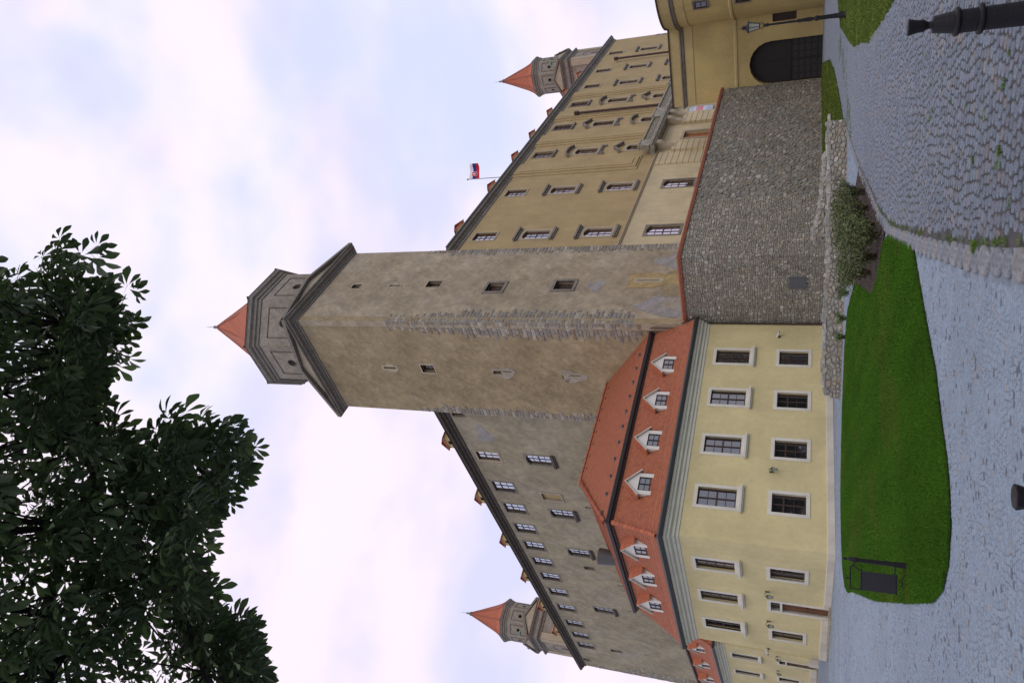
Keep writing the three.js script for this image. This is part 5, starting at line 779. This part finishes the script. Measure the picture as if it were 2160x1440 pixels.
{
  const S = thing('information_sign', 'small black iron information sign with a scroll bracket standing on the lawn', 'sign', -3.64, 0.02, 13.85, 0.1);
  mesh('post', [lathe([[0.05, 0], [0.05, 0.12], [0.042, 0.13], [0.052, 0.16], [0.04, 0.2], [0.034, 0.74], [0.045, 0.76], [0.045, 0.8], [0.036, 0.82], [0.038, 0.88], [0.016, 0.905], [0.012, 0.92], [0.026, 0.94], [0.022, 0.98], [0.001, 0.99]], 12)], M.iron, S);
  mesh('arm', [tube([V3(-0.03, 0.8, 0), V3(-0.09, 0.81, 0), V3(-0.12, 0.86, 0)], 0.012), tube([V3(-0.1, 0.8, 0), V3(-0.14, 0.76, 0), V3(-0.17, 0.68, 0)], 0.011), box(-0.18, -0.03, 0.165, 0.185, -0.008, 0.008)], M.iron, S);
  mesh('top_bar', [box(-0.5, -0.11, 0.845, 0.87, -0.012, 0.012), cyl(0.006, 0.014, 0.05, 8, -0.32, 0.87, 0), box(-0.49, -0.475, 0.68, 0.845, -0.006, 0.006)], M.iron, S);
  mesh('panel', [box(-0.49, -0.175, 0.15, 0.69, -0.012, 0.012)], std(lin(0.012, 0.012, 0.016), { roughness: 0.4 }), S);
  mesh('panel_rim', [box(-0.5, -0.165, 0.68, 0.70, -0.018, 0.018), box(-0.5, -0.165, 0.14, 0.16, -0.018, 0.018)], M.iron, S);
  const sp = []; for (let i = 0; i <= 26; i++) { const t = i / 26, a = t * Math.PI * 3.2, rr = t < 0.5 ? lerp(0.015, 0.055, t * 2) : lerp(0.055, 0.015, t * 2 - 1); sp.push(V3(t < 0.5 ? -0.28 + Math.sin(a) * rr - 0.02 : lerp(-0.30, -0.08, (t - 0.5) * 2) + Math.sin(a) * rr * 0.3, t < 0.5 ? 0.1 + Math.cos(a) * rr : lerp(0.05, 0.02, (t - 0.5) * 2) + Math.cos(a) * rr * 0.6, 0)); } mesh('scroll', [tube(sp, 0.009, 6, 60)], M.iron, S);
}
// ---------------------------------------------------------------- shrubs
const leafSmall = uvBox(clean(tris([[V3(0, 0, 0), V3(0.012, 0.02, 0.004), V3(0, 0.05, 0)], [V3(0, 0, 0), V3(0, 0.05, 0), V3(-0.012, 0.02, 0.004)]])));
const leafMat = new THREE.MeshPhysicalMaterial({ color: 0xffffff, roughness: 0.7, transmission: 0, side: THREE.DoubleSide });
function shrub(x, f, h, w, seed, n, tint, label, group) {
  const S = thing('shrub', label, 'shrub', x, 0.02, f, 0, group), r = rng(seed), st = [], lv = [];
  for (let i = 0; i < n; i++) {
    const a = r() * 6.28, l = w * (0.3 + 0.8 * r()), hh = h * (0.6 + 0.5 * r()), e = V3(Math.cos(a) * l, hh, Math.sin(a) * l), m = V3(e.x * 0.35, hh * 0.6, e.z * 0.35);
    st.push(taper([V3((r() - 0.5) * 0.2, 0, (r() - 0.5) * 0.2), m, e], 0.010, 0.003, 4, 5)); const c = new THREE.CatmullRomCurve3([V3(0, 0, 0), m, e]);
    for (let k = 0; k < 24; k++) { const t = 0.12 + 0.88 * Math.pow(r(), 0.8), p = c.getPoint(t); p.x += (r() - 0.5) * 0.18; p.y += (r() - 0.5) * 0.14; p.z += (r() - 0.5) * 0.18; const q = 0.7 + 0.6 * r(), s = 1.0 + 1.1 * r(); if (p.y > 0.01) lv.push({ p, q: qe(r() * 3, r() * 6.28, r() * 3), s: V3(s, s, s), c: lin(tint[0] * q, tint[1] * q, tint[2] * q) }); }
  }
  mesh('stems', st, M.timber, S); instanced('leaves', leafSmall, leafMat, lv, S);
}
{
  const r = rng(57), spots = [[2.3, 20.6], [2.9, 20.2], [2.1, 22.2], [3.0, 22.0], [3.6, 22.6], [2.3, 24.0], [3.2, 24.2], [4.1, 24.6], [2.5, 26.0], [3.6, 26.4], [4.7, 26.4], [3.0, 28.2], [4.2, 28.6], [5.3, 28.2], [3.8, 30.6], [5.0, 30.4], [2.6, 30.2], [5.9, 29.6], [5.6, 31.6], [4.5, 32.0], [3.3, 21.2], [2.7, 19.6], [4.2, 23.4], [4.9, 25.0]];
  spots.forEach(([x, f], i) => shrub(x + (r() - 0.5) * 0.2, f, 0.6 + 0.3 * r(), 0.6, 500 + i, 24, [0.075, 0.105, 0.024], 'loose olive green shrub with thin dark stems in the soil bed', 'shrubs in the soil bed'));
  for (const [x, f, i] of [[2.3, 33.0, 0], [1.3, 34.2, 1], [0.5, 34.9, 2], [3.4, 33.6, 3], [6.0, 31.6, 4]]) shrub(x, f, 0.42, 0.34, 600 + i, 16, [0.09, 0.15, 0.03], 'fresh green low plant at the lawn edge before the ruined wall', 'green plants before the ruin');
}
// ---------------------------------------------------------------- chestnut tree overhead
{
  const base = V3(-6.2, 0, -2.6), T = thing('chestnut_tree', 'horse chestnut tree hanging large dark leaves into the view from above', 'tree', base.x, 0, 2.6), r = rng(2024);
  const bark = std(lin(0.045, 0.037, 0.03), { map: re(stoneT, 0.6, 1.5), bumpMap: re(grainT, 0.25, 0.8), bumpScale: 0.03 });
  const C0 = V3(-1.218, 6.351, -3.914), dir = V3(-0.196, 0.75, -0.631), e1 = V3(0.955, 0, -0.297), e2 = V3(0.223, 0.661, 0.716);
  const edge = [[1.31, 1.32], [1.37, 1.04], [1.55, 0.88], [1.6, 0.73], [1.57, 0.56], [1.43, 0.36], [1.3, 0.41], [1.21, 0.49], [1.06, 0.54], [0.93, 0.46], [0.84, 0.45], [0.67, 0.55], [0.56, 0.57], [0.48, 0.38], [0.49, 0.24], [0.39, 0.16], [0.32, -0.05], [0.37, -0.19], [0.53, -0.28], [0.62, -0.46], [0.6, -0.64], [0.49, -0.65], [0.33, -0.7], [0.18, -0.7], [0.07, -0.58], [0, -0.5], [-0.14, -0.48], [-0.24, -0.52], [-0.42, -0.48], [-0.58, -0.6], [-0.7, -0.73], [-0.79, -0.89], [-0.9, -1.02], [-0.96, -1.17], [-1.1, -1.17], [-1.18, -1.29], [-1.41, -1.45], [-2.2, -1.6], [-3.4, -1.2], [-3.6, 0.6], [-3.0, 2.0], [-0.6, 2.2], [0.9, 1.9]];
  const at = (u, v, d) => V3().copy(C0).addScaledVector(e1, u).addScaledVector(e2, v).addScaledVector(dir, d).sub(base);
  mesh('trunk', [taper([V3(0, -0.2, 0), V3(0.08, 1.6, 0.05), V3(0.0, 3.2, -0.1), V3(0.3, 5.0, -0.2), V3(0.6, 7.5, -0.5), V3(0.7, 10.5, -0.8)], 0.34, 0.08, 12, 20)], bark, T);
  const limbs = [];
  const limb = (pts, a, b) => { limbs.push(new THREE.CatmullRomCurve3(pts)); mesh('limb', [taper(pts, a, b, 7, 16)], bark, T); };
  limb([V3(0.1, 3.6, -0.1), V3(1.2, 4.3, -0.5), V3(2.8, 4.7, -1.0), at(-0.5, -0.45, 0.35)], 0.11, 0.012);
  limb([V3(0.15, 4.3, -0.1), V3(1.6, 5.3, -0.6), at(-0.9, 0.3, 0.5), at(0.3, 0.25, 0.4), at(1.25, 0.7, 0.3)], 0.12, 0.01);
  limb([at(-0.7, 0.1, 0.4), at(0, -0.2, 0.3), at(0.5, -0.5, 0.2)], 0.045, 0.008);
  limb([V3(0.1, 3.9, -0.1), V3(1.3, 4.3, -0.8), at(-1.7, -1.0, 0.2), at(-1.0, -1.05, 0.2)], 0.08, 0.01);
  limb([V3(0.3, 5.2, -0.2), V3(1.8, 6.6, -0.7), at(-0.6, 0.9, 1.2), at(0.7, 1.1, 1.1)], 0.1, 0.01);
  limb([V3(0.4, 6.0, -0.3), V3(1.7, 7.4, -1.2), at(-0.9, 0.2, 2.0), at(0.2, 0.4, 1.9)], 0.09, 0.01);
  limb([at(-1.2, 0.1, 0.5), at(-0.7, -0.4, 0.6), at(-0.3, -0.45, 0.5)], 0.035, 0.007); limb([at(0.2, 0.3, 0.4), at(0.7, 0.5, 0.2), at(1.0, 0.6, 0.1)], 0.03, 0.006);
  // palmate leaves: five to seven leaflets, widest near the tip, folded along the midrib
  function leafGeo(seed) {
    const q = rng(seed), t = [], n = 5 + Math.floor(q() * 3), spread = 3.9;
    for (let i = 0; i < n; i++) {
      const k = i / (n - 1) - 0.5, a = k * spread + (q() - 0.5) * 0.2, L = (0.205 - 0.075 * Math.abs(k) * 1.6) * (0.85 + 0.3 * q()), dr = -0.25 - 0.45 * q(), tw = (q() - 0.5) * 0.7, c = Math.cos(a), s = Math.sin(a);
      const P = (l, w) => { const y = dr * l * l / L * 0.8 + Math.abs(w) * 0.35 + w * tw; return V3(s * l + c * w, y, c * l - s * w); };
      const W = L * 0.20, pr = [[0.12, 0.1], [0.36, 0.45], [0.62, 0.95], [0.78, 1.0], [0.92, 0.5]];
      for (const sg of [-1, 1]) { let pl = [P(0.03, 0), P(0.03, 0)]; for (const [l, w] of pr) { const m = P(L * l + 0.03, 0), o = P(L * l + 0.03, sg * W * w); t.push([pl[0], pl[1], o], [pl[0], o, m]); pl = [m, o]; } t.push([pl[0], pl[1], P(L + 0.03, 0)]); }
    }
    const w = 0.0025; t.push([V3(-w, 0, 0.03), V3(w, 0, 0.03), V3(0, 0.03, -0.14)]);
    return uvBox(clean(tris(t)));
  }
  const geos = [31, 32, 33, 34].map(leafGeo), mats = [[0.055, 0.10, 0.020], [0.045, 0.085, 0.016], [0.075, 0.125, 0.028], [0.036, 0.068, 0.018]].map(c => new THREE.MeshPhysicalMaterial({ color: lin(...c), roughness: 0.6, transmission: 0.25, thickness: 0, side: THREE.DoubleSide }));
  const leaves = [], twigs = [];
  for (let i = 0; i < 1450; i++) {
    let u, v, k = 0; do { u = -3.5 + 5.2 * r(); v = -1.6 + 3.8 * r(); if (i % 5 === 0) { const e = edge[Math.floor(r() * 36)]; u = e[0] - 0.07 + (r() - 0.5) * 0.2; v = e[1] + 0.06 + (r() - 0.5) * 0.2; break; } } while ((!inPoly(u, v, edge) || fbm(u / 6 + 2, v / 6 + 2, 18, 3, 77) < 0.36) && ++k < 300);
    const d = -0.6 + 3.0 * r() * (0.35 + 0.65 * r()); if (u < -1.7 && r() < 0.6) continue;
    const p = at(u, v, d), n = 2 + Math.floor(r() * 2.6), ta = r() * 6.28; let best = null, bd = 1e9; for (const c of limbs) for (let j = 0; j <= 8; j++) { const x = c.getPoint(j / 8), dd = x.distanceTo(p); if (dd < bd) { bd = dd; best = x; } }
    if (bd < 1.3 && i % 2 === 0) twigs.push(taper([best, best.clone().lerp(p, 0.5).add(V3(0, 0.06, 0)), p], 0.010, 0.004, 4, 4));
    for (let j = 0; j < n; j++) { const a = ta + j * 2.4 + r(), yaw = a, pitch = -0.15 + 0.9 * r(), pp = p.clone().add(V3(Math.sin(a) * 0.13 * r(), (r() - 0.6) * 0.14, Math.cos(a) * 0.13 * r())); leaves.push({ p: pp, q: qe(pitch, yaw, (r() - 0.5) * 0.9), s: V3(1, 1, 1).multiplyScalar(0.42 + 0.38 * r()), k: Math.floor(r() * 4), m: Math.floor(r() * 4), key: d + 0.15 * r() - (inPoly(u * 1.12, v * 1.12, edge) ? 0 : 0.8) }); }
  }
  mesh('twigs', twigs, bark, T);
  leaves.sort((a, b) => a.key - b.key);
  for (const o of leaves.slice(0, 300)) { const m = shared('leaf', geos[o.k], mats[o.m], T); m.position.copy(o.p); m.quaternion.copy(o.q); m.scale.copy(o.s); }
  const rest = leaves.slice(300); for (let k = 0; k < 4; k++) instanced('foliage', geos[k], mats[k], rest.filter(o => o.k === k), T);
}
// ---------------------------------------------------------------- trees outside the frame, mirrored in the house windows
{
  const leaf = uvBox(clean(tris([[V3(0, 0, 0), V3(0.1, 0.16, 0.03), V3(0, 0.36, 0)], [V3(0, 0, 0), V3(0, 0.36, 0), V3(-0.1, 0.16, 0.03)]]))), bark = std(lin(0.05, 0.042, 0.035));
  const sides = [['to the right of the picture', [[31, 33], [35, 41], [33, 48], [39, 54], [41, 36], [45, 46]]], ['to the left of the picture', [[-38, 47], [-41, 54], [-46, 61], [-44, 42], [-36, 39]]]];
  for (const [where, list] of sides) list.forEach(([x, f], i) => {
    const T = thing('broadleaf_tree', 'round green park tree standing ' + where, 'tree', x, gh(x, f), f, 0, 'park trees ' + where), r = rng(900 + i + x), H = 6.6 + 1.6 * r(), l = [];
    mesh('trunk', [taper([V3(0, -0.1, 0), V3(0.1, 1.5, 0), V3(0, 4.5, 0.1)], 0.2, 0.06, 8, 6), taper([V3(0.05, 1.6, 0), V3(0.9, 2.8, 0.3), V3(1.6, 4.2, 0.4)], 0.08, 0.03, 6, 5), taper([V3(0.05, 1.8, 0), V3(-0.8, 3.0, -0.4), V3(-1.5, 4.4, -0.6)], 0.08, 0.03, 6, 5)], bark, T);
    for (let k = 0; k < 5200; k++) { const a = r() * 6.28, u = 2 * r() - 1, q = Math.pow(r(), 0.4), s = Math.sqrt(1 - u * u), t = 0.7 + 0.5 * r(); l.push({ p: V3(Math.cos(a) * s * q * 3.1, H * 0.52 + u * q * H * 0.47, Math.sin(a) * s * q * 3.1), q: qe(r() * 6, r() * 6, r() * 6), s: V3(1.2, 1.2, 1.2), c: lin(0.05 * t, 0.085 * t, 0.02 * t) }); }
    instanced('crown', leaf, leafMat, l, T);
  });
}
renderer.render(scene, camera);
